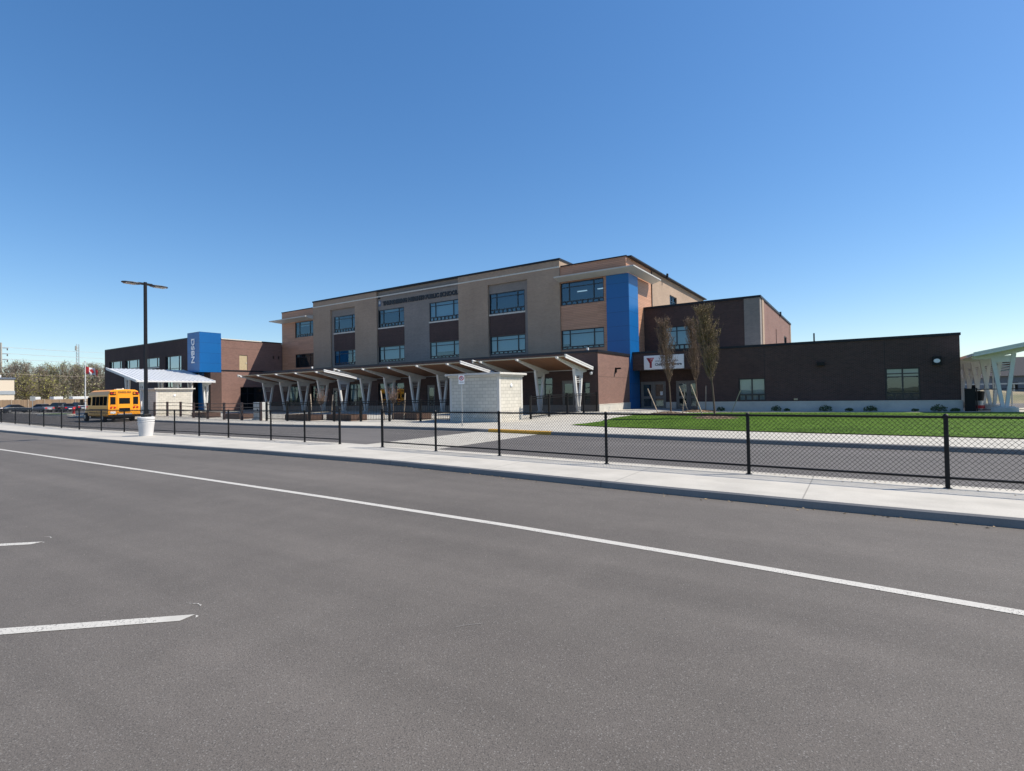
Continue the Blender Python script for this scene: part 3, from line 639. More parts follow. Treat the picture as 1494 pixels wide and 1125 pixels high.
# ------------------------------------------------------------------ canopies
def canopy(loc, fn, s0, s1, t0, t1, z0, z1, beams, tcols, zb, label, group, soffit, spread=.62, seams=False, pedestal=.1, pr=.34, tip=.3):
    """fn maps (along, across, up) to the thing's local coordinates; z falls from z0 at the raised edge t0 to z1 at t1"""
    root = thing('entrance_canopy', loc, label, 'canopy', group)
    zs = lambda t: z0+(z1-z0)*(t-t0)/(t1-t0)
    def sheet(mb, sa, sb, ta, tb, lo, hi):
        mb.add([fn(s, t, zs(t)+d) for d in (lo, hi) for s, t in ((sa, ta), (sb, ta), (sb, tb), (sa, tb))], [(0, 3, 2, 1), (4, 5, 6, 7), (0, 1, 5, 4), (1, 2, 6, 5), (2, 3, 7, 6), (3, 0, 4, 7)])
    mb = MB(); sheet(mb, s0, s1, t0+(.12 if not seams else 0), t1, .02, .07)
    if seams:
        k = int((s1-s0)/.42)
        for i in range(k+1): s = s0+.1+(s1-s0-.2)*i/k; sheet(mb, s-.02, s+.02, t0, t1+.03, .09, .14)
    part(mb, 'roof', M['roofw'], root)
    mb = MB(); sheet(mb, s0+.1, s1-.1, t0+.02, t1-.02, -.03, .018); part(mb, 'soffit', soffit, root)
    if not seams: mb = MB(); sheet(mb, s0, s1, t0-.02, t0+.018, -.035, .03); part(mb, 'front_trim', M['tan'], root)
    for sa, sb in ((s0-.06, s0), (s1, s1+.06)):
        mb = MB(); sheet(mb, sa, sb, t0-.02, t1+.02, -.10, .13); sg_ = (sa-.02, sb+.02)
        sheet(mb, sg_[0], sg_[1], t0-.03, t1+.03, .05, .15); part(mb, 'fascia', M['white'], root)
    mb = MB(); sheet(mb, s0, s1, t1, t1+.08, -.06, .1); part(mb, 'gutter', M['white'], root)
    th = .15
    for s in beams:
        tc = tcols[0]; tl = tcols[-1]
        prof = [(t0-tip, zs(t0-tip)-.05), (t0-tip+.04, zs(t0-tip)-.17), (tc-.75, zs(tc-.75)-.36), (tl+.75, zs(tl+.75)-.40), (t1-.05, zs(t1)-.22), (t1+.02, zs(t1)-.05)]
        mb = MB(); mb.prism(prof, lambda a, b, d: fn(s+d, a, b), -th/2, th/2); part(mb, 'beam', M['white'], root)
    for s in beams:
        for tc in tcols:
            gb = zb; ztop = zs(tc)-.34; mb = MB(); lw = .20
            for sd in (-1, 1):
                tt = tc+sd*spread; tb_ = tc+sd*.09
                q = [(tb_-lw*.42, gb+pedestal), (tb_+lw*.42, gb+pedestal), (tt+lw/2, zs(tt)-.36), (tt-lw/2, zs(tt)-.36)]
                mb.prism(q, lambda a, b, d: fn(s+d, a, b), -.085, .085)
            mb.prism([(tc-spread+.09, ztop-.02), (tc+spread-.09, ztop-.06), (tc+spread*.72, ztop-.42), (tc-spread*.72, ztop-.42)], lambda a, b, d: fn(s+d, a, b), -.05, .05)
            for k in range(4): q_ = ztop-.52-.13*k; hw_ = .10+(spread-.10)*max(0, (q_-gb-pedestal)/(ztop-gb-pedestal))-.05; mb.prism([(tc-hw_, q_), (tc+hw_, q_), (tc+hw_, q_+.035), (tc-hw_, q_+.035)], lambda a, b, d: fn(s+d, a, b), -.03, .03)
            c = part(mb, 'column', M['white'], root)
            p = fn(s, tc, gb-.15); mb = MB(); mb.lathe([(pr, 0), (pr, pedestal+.08), (pr*.75, pedestal+.11), (pr*.75, pedestal+.16)], p, 20)
            o = mb.build('footing', M['con'], None, smooth=False); o.parent = c
    return root
idf = lambda s, t, z: (s, t, z)
pitch = 3.245
for i, (se, n0, lab) in enumerate(((-16.66, 0, 'wood-lined canopy on white V columns beside the sunlit brick end wall'), (-25.79, 3, 'wood-lined white-edged canopy under the middle windows, partly behind the pale block hut'), (-42.26, 8, 'wood-lined canopy on white V columns farthest left before the timber bay'))):
    nb = (3, 5, 5)[i]; bs = [-17.2-pitch*(n0+k) for k in range(nb)]
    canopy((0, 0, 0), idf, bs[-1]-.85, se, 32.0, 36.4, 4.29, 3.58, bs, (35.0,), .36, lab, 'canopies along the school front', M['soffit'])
# canopy running forward from the far left wing: raised edge to the left
canopy((0, 0, 0), lambda s, t, z: (t, s, z), 24.4, 32.35, -70.0, -62.5, 5.38, 3.8, (25.4, 28.7, 31.9), (-67.3, -63.7), .42, 'white metal canopy with a ribbed roof sloping down before the far left wing', None, M['ovh'], .5, True, tip=.1)
# canopy at the right-hand end of the wing
canopy((0, 0, 0), lambda s, t, z: (-t, s, z), 41.2, 62.0, -11.2, -5.75, 4.75, 3.62, (42.1, 45.6, 48.9, 52.1, 55.4, 58.7), (-7.17,), .25, 'pale canopy on white V columns and round footings past the wing corner', None, M['ovh'], .47, False, .28, .62, .1)

# ------------------------------------------------------------------ pale block huts
def hut(x0, x1, y0, y1, z0, h, label):
    r_ = thing('block_hut', ((x0+x1)/2, (y0+y1)/2, z0), label, 'hut', 'pale block huts by the drive'); a = (x1-x0)/2; b = (y1-y0)/2
    mb = MB(); mb.box(-a, a, -b, b, 0, h-.22); part(mb, 'wall', M['stone'], r_, bevel=.012)
    mb = MB(); mb.box(-a-.08, a+.08, -b-.08, b+.08, h-.22, h-.12); mb.box(-a-.22, a+.22, -b-.22, b+.22, h-.119, h); part(mb, 'cornice', M['con'], r_, bevel=.015)
    for sx, sy in ((1, -1), (-1, -1), (1, 1), (-1, 1)):
        xs_ = sorted((sx*(a+.012), sx*(a-.16))); ys_ = sorted((sy*(b+.012), sy*(b-.16))); part(MB().box(*xs_, *ys_, 0, h-.23), 'quoin', M['con'], r_)
    mb = MB(); mb.lathe([(0, 0), (.10, 0), (.11, .03), (.07, .05), (0, .05)], (0, 0, 0), 16)
    o = part(mb, 'round_lamp', M['signw'], r_); o.data.transform(Matrix.Rotation(R(90), 4, 'Y')); o.data.transform(Matrix.Translation((a+.0, 0, h-.75)))
    return r_
hut(-21.1, -17.4, 25.15, 27.65, .13, 2.93, 'pale split-block hut behind the yellow kerb, nearest the crossing')
hut(-60.9, -58.0, 24.3, 27.7, .25, 2.75, 'pale block hut under the white canopy, behind the lamp post')

# ------------------------------------------------------------------ chain-link fence
def chain_fence(xs, label):
    P = [Vector((x, interp(FENCE, x), .132)) for x in xs]; root = thing('chain_link_fence', P[0], label, 'fence', 'chain-link fence along the sidewalk'); o0 = P[0]
    H = 1.17; br = .17; L = [p-o0 for p in P]
    for i, p in enumerate(L):
        big = i in (0, len(L)-1); mb = MB(); r0 = .042 if big else .033
        mb.tube([p, p+Vector((0, 0, H+(.05 if big else .0)))], r0, 10); mb.lathe([(r0+.006, 0), (r0+.006, .03), (r0*.6, .055)], p+Vector((0, 0, H+(.05 if big else -.02))), 10)
        mb.lathe([(r0+.03, -.004), (r0+.025, .012)], p, 10)
        part(mb, 'post', M['black'], root, smooth=False)
    mb = MB(); mb.tube([p+Vector((0, 0, H-.02)) for p in L], .022, 8); part(mb, 'top_rail', M['black'], root)
    mb = MB(); mb.tube([p+Vector((0, 0, br)) for p in L], .021, 8); part(mb, 'bottom_rail', M['black'], root)
    mb = MB(); wr = .0022; a = .078; z0, z1 = .03, H+.035
    for p, q in zip(L, L[1:]):
        d = q-p; ln = d.length; u = d/ln; nrm = Vector((-u.y, u.x, 0)); far = (p+o0).length; rr = wr
        n = int((ln+(z1-z0))/a)+1
        for sgn in (1, -1):
            for k in range(n):
                s = k*a-(z1-z0) if sgn > 0 else k*a
                # line: along = s + sgn*(z-z0)
                za, zb = z0, z1; sa = s; sb = s+sgn*(z1-z0)
                def clip(sv): return max(0, min(ln, sv))
                if sgn > 0:
                    ca, cb = clip(sa), clip(sb)
                    if cb-ca < .01: continue
                    za2, zb2 = z0+(ca-sa), z0+(cb-sa)
                else:
                    ca, cb = clip(sa), clip(sb)
                    if ca-cb < .01: continue
                    za2, zb2 = z0+(sa-ca), z0+(sa-cb)
                off = nrm*(.003*sgn+.0)
                A = p+u*ca+off+Vector((0, 0, za2)); B = p+u*cb+off+Vector((0, 0, zb2))
                dd = (B-A).normalized(); s1 = dd.cross(nrm).normalized()
                vs = []
                for pt in (A, B):
                    for e, f in ((s1*rr*1.25, 0), (nrm*rr*1.25, 0), (-s1*rr*1.25, 0), (-nrm*rr*1.25, 0)): vs.append(pt+e)
                mb.add(vs, [(0, 1, 5, 4), (1, 2, 6, 5), (2, 3, 7, 6), (3, 0, 4, 7)])
    part(mb, 'wire_mesh', M['black'], root, fix=False)
    return root
left_posts = [-104, -98, -93, -88, -83, -78, -73.5, -69.5, -65, -61.0, -55.5, -50.7, -46.5, -42.4, -38.8, -35.7, -32.8, -30.1, -27.4, -25.15, -22.64, -19.48, -17.3, -15.28]
chain_fence(left_posts, 'black chain-link fence running left from the walkway gap')
chain_fence([-12.97, -10.52, -8.11, -4.91, -1.84, 1.16, 4.2, 7.3, 10.4], 'black chain-link fence running right from the walkway gap, nearest the camera')

# ------------------------------------------------------------------ court railings
def railing(pts, label, H=1.42, pickets=True, nm='picket_fence', rails=(.14, -.14, 0), grp='black railings round the school court', mat=None, pw=.055):
    P = [Vector((x, y, gz(x, y))) for x, y in pts]; o0 = P[0]; root = thing(nm, o0, label, 'railing', grp); L = [p-o0 for p in P]; mat = mat or M['black']
    for p in L:
        mb = MB(); mb.box(p.x-pw, p.x+pw, p.y-pw, p.y+pw, p.z-.02, p.z+H+.06); part(mb, 'post', mat, root)
    for k, rz in enumerate(rails):
        mb = MB(); z = rz if rz > 0 else H+rz-.03
        for p, q in zip(L, L[1:]): mb.bar(p+Vector((0, 0, z)), q+Vector((0, 0, z)), .04, .045)
        part(mb, 'rail', mat, root)
    if pickets:
        mb = MB()
        for p, q in zip(L, L[1:]):
            n = int((q-p).length/.12)
            for i in range(1, n):
                c = p.lerp(q, i/n); mb.box(c.x-.009, c.x+.009, c.y-.009, c.y+.009, c.z+.1, c.z+H-.03)
        part(mb, 'pickets', mat, root)
    return root
railing([(-21.2, 25.35), (-23.3, 24.85), (-25.5, 24.3), (-27.6, 23.75), (-29.8, 23.35), (-32, 23.0), (-34.1, 22.7), (-36.2, 22.42)], 'black picket fence left of the hut, before the canopies', 1.35)
railing([(-16.85, 27.7), (-16.8, 29.9), (-16.6, 32.1), (-16.45, 34.3), (-16.35, 36.35)], 'black picket fence between the hut and the sunlit brick end', 1.4)
railing([(-36.9, 22.4), (-39.6, 22.5), (-42.5, 22.7), (-45.8, 23.1), (-49.2, 23.6), (-52.4, 24.0), (-55.2, 24.1), (-57.6, 24.0)], 'dark rail fence with brown posts beside the bus', 1.3, False, 'rail_fence', (.2, .62, .98, 0), None, plain('dark_brown_metal', (.03, .018, .018), .5), .075)
# black fence past the wing corner
rf = thing('black_fence', (5.55, 43.3, .2), 'black mesh fence and solid gate at the wing corner', 'fence')
mb = MB(); mb.box(0, .5, 0, .06, 0, 1.42); part(mb, 'gate_panel', M['black'], rf)
for x in (0, .55, 2.9, 5.3, 7.7): mb = MB(); mb.tube([(x, 0, 0), (x, 0, 1.45)], .035, 8); part(mb, 'post', M['black'], rf)
mb = MB(); mb.tube([(.55, 0, 1.36), (7.7, 0, 1.36)], .025, 8); mb.tube([(.55, 0, .1), (7.7, 0, .1)], .02, 8); part(mb, 'rail', M['black'], rf)
mb = MB()
for i in range(int(7.2/.12)):
    x = .55+i*.12
    mb.tube([(x, 0, .1), (min(7.7, x+1.2), 0, min(1.3, .1+(min(7.7, x+1.2)-x)))], .0018, 3, False); mb.tube([(x, .004, min(1.3, .1+x-.55+.0)), (max(.55, x-1.2), .004, .1)], .0018, 3, False)
part(mb, 'wire_mesh', M['black'], rf, fix=False)
mb = MB(); b0 = thing('waste_bin', (6.5, 45.2, .2), 'black tapered waste bin with a red lower band behind the corner fence', 'bin')
mb.lathe([(.2, .62), (.26, 1.15), (.27, 1.17), (.22, 1.22), (.0, 1.25)], (0, 0, 0), 16); part(mb, 'bin_body', M['black'], b0); mb = MB(); mb.lathe([(.18, 0), (.195, .5), (.199, .61)], (0, 0, 0), 16); part(mb, 'lower_body', M['steel'], b0); mb = MB(); mb.lathe([(.24, .12), (.245, .32)], (0, 0, 0), 16); part(mb, 'red_band', M['red'], b0)
lv = thing('louvre_screen', (8.6, 48.6, 2.8), 'dark slatted screen hung behind the right-hand canopy columns', 'screen')
mb = MB()
for k in range(5): mb.box(-.03, .03, 0, 17.5, .175*k, .175*k+.095)
part(mb, 'slats', plain('dark_brown_slats', (.05, .03, .026), .6), lv)
for y in (.1, 5.9, 11.6, 17.4): mb = MB(); mb.box(.031, .1, y-.05, y+.05, -2.6, .85); part(mb, 'post', M['steel'], lv)

# ------------------------------------------------------------------ street lamp
lp = thing('street_lamp', (-27.95, 11.29, .13), 'tall dark square lamp post with two flat heads on a white concrete base', 'street lamp')
mb = MB(); mb.lathe([(.27, 0), (.30, .35), (.335, .62), (.315, .635), (.315, .66), (.34, .675), (.34, .72), (.318, .735), (.318, .76), (.345, .775), (.34, .85), (.30, .89)], (0, 0, 0), 32); part(mb, 'concrete_base', concrete('base_concrete', (.62, .61, .6)), lp, smooth=False)
mb = MB(); mb.box(-.16, .16, -.16, .16, .88, 1.03); part(mb, 'base_cover', M['black'], lp, bevel=.02)
mb = MB(); mb.add([(sx*r_, sy*r_, z) for z, r_ in ((.95, .062), (7.22, .054)) for sx, sy in ((-1, -1), (1, -1), (1, 1), (-1, 1))], [(0, 1, 5, 4), (1, 2, 6, 5), (2, 3, 7, 6), (3, 0, 4, 7), (4, 5, 6, 7)]); part(mb, 'pole', plain('bronze_pole', (.008, .009, .013), .6, spec=.15), lp)
for sd in (-1, 1):
    arm = MB(); arm.box(-.035, .035, *((-.3, -.06) if sd < 0 else (.06, .3)), 7.08, 7.18); a_ = part(arm, 'arm', M['black'], lp)
    mb = MB(); pl = [(.20, .09), (.30, .19), (.58, .24), (.85, .18), (.96, .06)]
    out = [(w_, d) for d, w_ in pl]+[(-w_, d) for d, w_ in reversed(pl)]
    mb.prism(out, lambda a, b, d: (a, sd*b, d), 7.07, 7.13); hd = part(mb, 'luminaire', plain('lamp_housing', (.03, .03, .035), .4), lp, bevel=.02)
    mb = MB(); mb.box(-.17, .17, *((-.84, -.38) if sd < 0 else (.38, .84)), 7.052, 7.068); o = mb.build('lens', plain('lamp_lens', (.55, .5, .45), .3), None); o.parent = hd

# ------------------------------------------------------------------ no-parking sign
sgn = thing('no_parking_sign', (-17.25, 21.5, .15), 'small white no-parking sign with a red ring on a thin steel post', 'sign')
mb = MB(); mb.box(-.022, .022, -.02, .02, 0, 2.62); part(mb, 'post', M['steel'], sgn)
sn = R(39)
def sgf(a, b, d): return (a*math.cos(sn)-d*math.sin(-sn)*-1*0+d*math.sin(sn), a*math.sin(sn)-d*math.cos(sn), b)
mb = MB(); mb.prism([(-.15, 2.2), (.15, 2.2), (.15, 2.65), (-.15, 2.65)], sgf, .025, .032); part(mb, 'sign_plate', M['signw'], sgn)
mb = MB(); n = 28
for i in range(n):
    a0, a1 = 2*math.pi*i/n, 2*math.pi*(i+1)/n; mb.prism([(.085*math.cos(a0), 2.5+.085*math.sin(a0)), (.12*math.cos(a0), 2.5+.12*math.sin(a0)), (.12*math.cos(a1), 2.5+.12*math.sin(a1)), (.085*math.cos(a1), 2.5+.085*math.sin(a1))], sgf, .0325, .036)
mb.prism([(-.075, 2.56), (-.06, 2.575), (.075, 2.44), (.06, 2.425)], sgf, .0365, .038); part(mb, 'red_ring', M['red'], sgn)
mb = MB(); mb.box(0, 0, 0, 0, 0, 0) if False else None
U_ = (math.cos(sn), math.sin(sn), 0)
text('P', 'letter_mark', .2, .001, M['ink'], sgn, facing(*[-.055*U_[0]+math.sin(sn)*.034, -.055*U_[1]-math.cos(sn)*.034, 2.43], U_), 0)
mb = MB(); mb.prism([(-.10, 2.29), (.07, 2.29), (.07, 2.27), (.12, 2.30), (.07, 2.33), (.07, 2.31), (-.10, 2.31)], sgf, .0325, .036); part(mb, 'arrow', M['ink'], sgn)

# ------------------------------------------------------------------ trees
def young_tree(x, y, H, h0, wd, lean, label, leafmat, seed, buds=900, grp='young trees on the lawn'):
    rnd = random.Random(seed); z = gz(x, y); root = thing('young_tree', (x, y, z), label, 'tree', grp)
    top = Vector((lean[0], lean[1], H)); 
    def trunkp(t): return Vector((lean[0]*t+.05*math.sin(t*5), lean[1]*t+.04*math.cos(t*4)-.04, H*t))
    mb = MB(); mb.tube([trunkp(i/10) for i in range(11)], [.055*(1-.9*i/10)+.004 for i in range(11)], 7)
    part(mb, 'trunk', M['bark'], root)
    mb = MB(); tips = []
    for i in range(150):
        t0 = (h0/H)+(.97-h0/H)*rnd.random()**.85; p = trunkp(t0); rel = (t0-h0/H)/(1-h0/H)
        reach = wd*(.6+.75*math.sin(min(1, rel*1.25+.12)*math.pi*.85))*rnd.uniform(.35, 1.05); ln = reach*rnd.uniform(2.0, 2.8)*(1-.45*rel); a = rnd.random()*6.283
        d = Vector((math.cos(a)*reach, math.sin(a)*reach, ln)); q1 = p+d*.35+Vector((d.x, d.y, 0))*.18; q2 = p+d
        if q2.z > H*1.03: q2.z = H*1.03
        mb.tube([p, q1, q2], [.018, .011, .004], 4, False)
        for k in range(7):
            s = p.lerp(q2, rnd.uniform(.25, .95)); e = s+Vector((rnd.uniform(-.16, .16), rnd.uniform(-.16, .16), rnd.uniform(.15, .45))); mb.tube([s, e], [.007, .003], 3, False); tips.append((s, e))
        tips.append((q1, q2))
    mb.cur = 1
    for i in range(buds):
        s, e = rnd.choice(tips); c = s.lerp(e, rnd.random())+Vector((rnd.gauss(0, .03), rnd.gauss(0, .03), rnd.gauss(0, .03))); r_ = rnd.uniform(.018, .045)
        u = Vector((rnd.gauss(0, 1), rnd.gauss(0, 1), rnd.gauss(0, 1))).normalized(); v = u.cross(Vector((rnd.gauss(0, 1), rnd.gauss(0, 1), rnd.gauss(0, 1)))).normalized()
        mb.add([c+u*r_, c+v*r_*.6, c-u*r_, c-v*r_*.6], [(0, 1, 2, 3)])
    part(mb, 'crown', [M['twig'], leafmat], root, fix=False)
    return root
young_tree(-11.16, 37.4, 6.5, 2.1, .62, (-.35, 0), 'slim bare brown young tree in front of the white sign', M['budr'], 3, 4300)
young_tree(-10.4, 41.6, 6.9, 2.2, .66, (-.3, .1), 'slim young tree standing back against the dark wing wall, between its two neighbours', M['budr'], 5, 4300)
young_tree(-6.95, 31.7, 6.2, 2.0, .64, (-.45, 0), 'slim young tree with olive budding leaves, tallest in the picture and nearest the fence', M['bud'], 8, 8000)
def stake(bx, by, dx, dy, h, label, grp='leaning tree stakes on the lawn'):
    z = gz(bx, by); r_ = tag(MB().bar((0, 0, 0), (dx, dy, h), .055, .055).build('tree_stake', M['stake']), label, 'stake', grp); r_.location = (bx, by, z); return r_
stake(-12.5, 38.6, -.75, .1, 1.75, 'leaning wooden stake left of the bare tree, before the first entrance door')
stake(-11.0, 41.4, -.7, .1, 1.95, 'steep leaning stake just right of the bare tree, before the second entrance door')
stake(-10.85, 39.3, .15, .1, 1.75, 'thin grey stake crossing behind a steeper one by the second door')
stake(-7.95, 33.2, -.72, .1, 2.0, 'pale leaning stake left of the olive budding tree')
stake(-10.1, 43.0, .05, .1, 2.0, 'nearly upright stake against the dark wing wall')
stake(-7.55, 39.6, .6, .1, 1.55, 'wooden stake tilting right, before the small wing window')
def mulch(x, y, rx, ry, label):
    mb = MB(); n = 30; z = gz(x, y)+.03; rnd = random.Random(int(x*10))
    rings = []
    for k, (s, h) in enumerate(((1, .0), (.8, .06), (.4, .12), (.0, .14))): rings.append([(x+rx*s*math.cos(6.2832*i/n)*(1+.08*rnd.random()), y+ry*s*math.sin(6.2832*i/n)*(1+.08*rnd.random()), z+h*(.8+.4*rnd.random())) for i in range(n)])
    for a, b in zip(rings, rings[1:]):
        for i in range(n): mb.quad(a[i], a[(i+1) % n], b[(i+1) % n], b[i])
    for i in range(900):
        t = rnd.random()*6.283; q = math.sqrt(rnd.random()); cx_, cy_ = x+rx*q*math.cos(t)*1.1, y+ry*q*math.sin(t)*1.1; a = rnd.random()*3.14; l_ = rnd.uniform(.03, .08)
        zz = z+.14*(1-q)+.02; mb.add([(cx_-l_*math.cos(a), cy_-l_*math.sin(a), zz), (cx_+l_*math.cos(a), cy_+l_*math.sin(a), zz+rnd.uniform(-.02, .03)), (cx_+.02, cy_+.02, zz+.03)], [(0, 1, 2)])
    tag(mb.build('mulch', M['mulch'], fix=False), label, 'mulch', kind='stuff')
mulch(-11.2, 36.9, 1.1, .9, 'brown bark mulch round the foot of the bare tree'); mulch(-6.9, 31.6, 1.15, 1.0, 'brown bark mulch round the foot of the olive budding tree'); mulch(-10.2, 41.4, 1.2, .9, 'brown bark mulch at the back tree by the wing')
def bush(name, x, y, r_, h, label, mat, grp, seed, n=420, z=None):
    rnd = random.Random(seed); root = thing(name, (x, y, gz(x, y) if z is None else z), label, 'shrub', grp); mb = MB()
    for i in range(7): a = rnd.random()*6.28; mb.tube([(0, 0, 0), (r_*.6*math.cos(a), r_*.6*math.sin(a), h*.8)], [.012, .004], 4, False)
    part(mb, 'stem', M['twig'], root); mb = MB()
    for i in range(n):
        a = rnd.random()*6.28; q = rnd.random()**.5*r_; zz = h*rnd.random()**.8*(1-.5*(q/r_)**2); c = Vector((q*math.cos(a), q*math.sin(a), zz+.02)); s = rnd.uniform(.02, .05)
        u = Vector((rnd.gauss(0, 1), rnd.gauss(0, 1), rnd.gauss(0, 1))).normalized(); v = u.cross(Vector((rnd.gauss(0, 1), rnd.gauss(0, 1), rnd.gauss(0, 1)))).normalized(); mb.add([c+u*s, c+v*s*.7, c-u*s, c-v*s*.7], [(0, 1, 2, 3)])
    part(mb, 'foliage', mat, root, fix=False); return root
sh = [(-8.95, .3, .35, 'between the back tree and the small window'), (-5.1, .34, .4, 'just right of the small wing window'), (-4.4, .2, .2, 'low tuft, second right of the small window'), (-2.0, .42, .45, 'fullest one, under the long wall lamp'), (-.6, .25, .22, 'low one right of the long wall lamp'), (.6, .4, .38, 'broad one left of the large wing window'), (3.0, .2, .2, 'tiny tuft under the large wing window'), (4.2, .42, .45, 'tall one under the square wall lamp'), (5.0, .25, .22, 'last one by the wing corner')]
for i, (x, r_, h, lab) in enumerate(sh): bush('shrub', x, 42.9, r_, h, 'small green shrub at the wing plinth, '+lab, M['shrub'], 'small shrubs along the wing plinth', i+20, int(420*r_/.4))
def twiggy(x, y, h, label, seed):
    rnd = random.Random(seed); root = thing('ornamental_tree', (x, y, gz(x, y)), label, 'tree', 'small trees in the court'); mb = MB(); mb.tube([(0, 0, 0), (.02, 0, h*.5), (0, .02, h*.62)], [.03, .022, .018], 6); part(mb, 'trunk', M['bark'], root); mb = MB()
    for i in range(60):
        a = rnd.random()*6.28; s = Vector((0, 0, h*rnd.uniform(.45, .62))); e = s+Vector((math.cos(a)*.5*rnd.random(), math.sin(a)*.5*rnd.random(), h*.4*rnd.uniform(.3, 1))); mb.tube([s, s.lerp(e, .5)+Vector((math.cos(a)*.08, math.sin(a)*.08, 0)), e], [.014, .009, .003], 4, False)
    mb.cur = 1
    for i in range(110):
        a = rnd.random()*6.28; q = rnd.random()*.55; c = Vector((q*math.cos(a), q*math.sin(a), h*rnd.uniform(.6, 1))); s = rnd.uniform(.015, .035); mb.add([c+Vector((s, 0, 0)), c+Vector((0, s, s)), c-Vector((s, 0, 0)), c-Vector((0, s, s))], [(0, 1, 2, 3)])
    part(mb, 'crown', [M['twig'], plain('pink_buds', (.30, .17, .13), .8, var=.3)], root, fix=False); return root
twiggy(-32.3, 24.2, 2.3, 'small pink-budded tree in the court, left of the walkway gap', 31); twiggy(-26.3, 25.4, 2.3, 'small pink-budded tree in the court, seen past the gap and nearer the hut', 32)
stake(-32.9, 23.9, -.35, .1, 1.9, 'pale stake left of the left pink-budded tree', 'stakes in the court'); stake(-31.6, 24.5, .1, .1, 1.8, 'stake right of the left pink-budded tree', 'stakes in the court'); stake(-26.7, 25.0, -.45, .1, 2.0, 'white leaning stake left of the pink-budded tree near the hut', 'stakes in the court'); stake(-25.6, 25.7, .05, .1, 1.8, 'thin stake right of the pink-budded tree near the hut', 'stakes in the court')
def planter(x, y, rz, l_, label):
    r_ = thing('planter_box', (x, y, gz(x, y)), label, 'planter', 'low steel planters in the court', rz); mb = MB(); t = .05
    mb.box(-l_/2, l_/2, -.6, -.6+t, 0, .42); mb.box(-l_/2, l_/2, .6-t, .6, 0, .42); mb.box(-l_/2, -l_/2+t, -.6+t, .6-t, 0, .42); mb.box(l_/2-t, l_/2, -.6+t, .6-t, 0, .42); part(mb, 'box', M['brownp'], r_)
    mb = MB(); mb.box(-l_/2+t, l_/2-t, -.6+t, .6-t, .1, .36); part(mb, 'soil', M['mulch'], r_); return r_
planter(-33.9, 23.9, R(-8), 3.4, 'brown planter box at the left of the picket fence'); planter(-30.1, 24.6, R(-10), 3.4, 'brown planter box under the left pink-budded tree'); planter(-25.6, 26.4, R(-12), 3.0, 'brown planter box beside the pale hut')
planter(-49.5, 24.8, R(-8), 3.6, 'brown planter box behind the rail fence, before the far hut'); planter(-43.0, 24.2, R(-6), 3.0, 'brown planter box behind the rail fence, nearer the grey cabinet')
ub = thing('utility_cabinet', (-38.3, 23.3, gz(-38.3, 23.3)), 'plain grey utility cabinet between the rail fence and the picket fence', 'cabinet'); mb = MB(); mb.box(-.5, .5, -.35, .35, .1, 1.35); part(mb, 'housing', plain('cabinet_grey', (.42, .42, .40), .5), ub, bevel=.02); mb = MB(); mb.box(-.58, .58, -.42, .42, 0, .1); part(mb, 'pad', M['con'], ub); mb = MB(); mb.box(-.005, .005, -.356, -.351, .15, 1.3); mb.box(.06, .1, -.38, -.351, .7, .85); part(mb, 'door_seam', M['black'], ub)

# ------------------------------------------------------------------ school bus
bus = thing('school_bus', (-53.45, 19.93, 0), 'yellow school bus seen from behind, parked at the school kerb', 'bus', None, R(178))
W2 = 1.15; L = 6.7
# body rings along x (0 = rear): (x, half width, floor z, roof z)
rings = []
def ring(x, hw, z0, z1, tum=.10):
    pts = [(-hw+.04, z0), (-hw, z0+.08), (-hw, z0+.9), (-hw+tum*.5, z1-.45), (-hw+tum+.06, z1-.14), (-hw+tum+.3, z1-.02), (0, z1+.02)]
    return [(x, y, z) for y, z in pts]+[(x, -y, z) for _, y, z in [(0, p[0], p[1]) for p in pts[-2::-1]]]
for x, hw, z0, z1 in ((0, 1.13, .52, 2.72), (.06, 1.15, .48, 2.78), (4.6, 1.15, .48, 2.78), (4.95, 1.12, .48, 2.70), (5.1, .98, .48, 2.3)): rings.append(ring(x, hw, z0, z1))
mb = MB(); n = len(rings[0])
for a, b in zip(rings, rings[1:]):
    for j in range(n): mb.quad(a[j], a[(j+1) % n], b[(j+1) % n], b[j])
mb.add(rings[0], [tuple(range(n))]); mb.add(rings[-1], [tuple(range(n))[::-1]])
# bonnet and cab
mb.add([(5.1, -.98, .5), (5.1, .98, .5), (5.1, .98, 1.45), (5.1, -.98, 1.45), (6.6, -.9, .55), (6.6, .9, .55), (6.55, .85, 1.1), (6.55, -.85, 1.1)], [(0, 1, 5, 4), (1, 2, 6, 5), (2, 3, 7, 6), (3, 0, 4, 7), (4, 5, 6, 7)])
mb.add([(5.0, -.98, 1.45), (5.0, .98, 1.45), (5.0, .9, 2.3), (5.0, -.9, 2.3), (5.85, .9, 1.42), (5.85, -.9, 1.42)], [(0, 1, 4, 5), (1, 2, 4), (0, 5, 3), (2, 3, 5, 4)])
body = part(mb, 'body', M['bus'], bus); bus.scale = (1, 1.05, 1)
def bbox(name, mat, b, parent=None, label=None):
    o = part(MB().box(*b), name, mat, parent or bus)
    if label: o['label'] = label
    return o
for y0, y1 in ((.62, .98), (-.98, -.62)): bbox('rear_window', M['cglass'], (-.015, .03, y0, y1, 1.5, 2.15))
bbox('rear_door', M['bus'], (-.03, .03, -.52, .52, .8, 2.42)); bbox('door_window', M['cglass'], (-.045, -.031, -.38, .38, 1.55, 2.05)); bbox('door_window', M['cglass'], (-.045, -.031, -.38, .38, .86, 1.18))
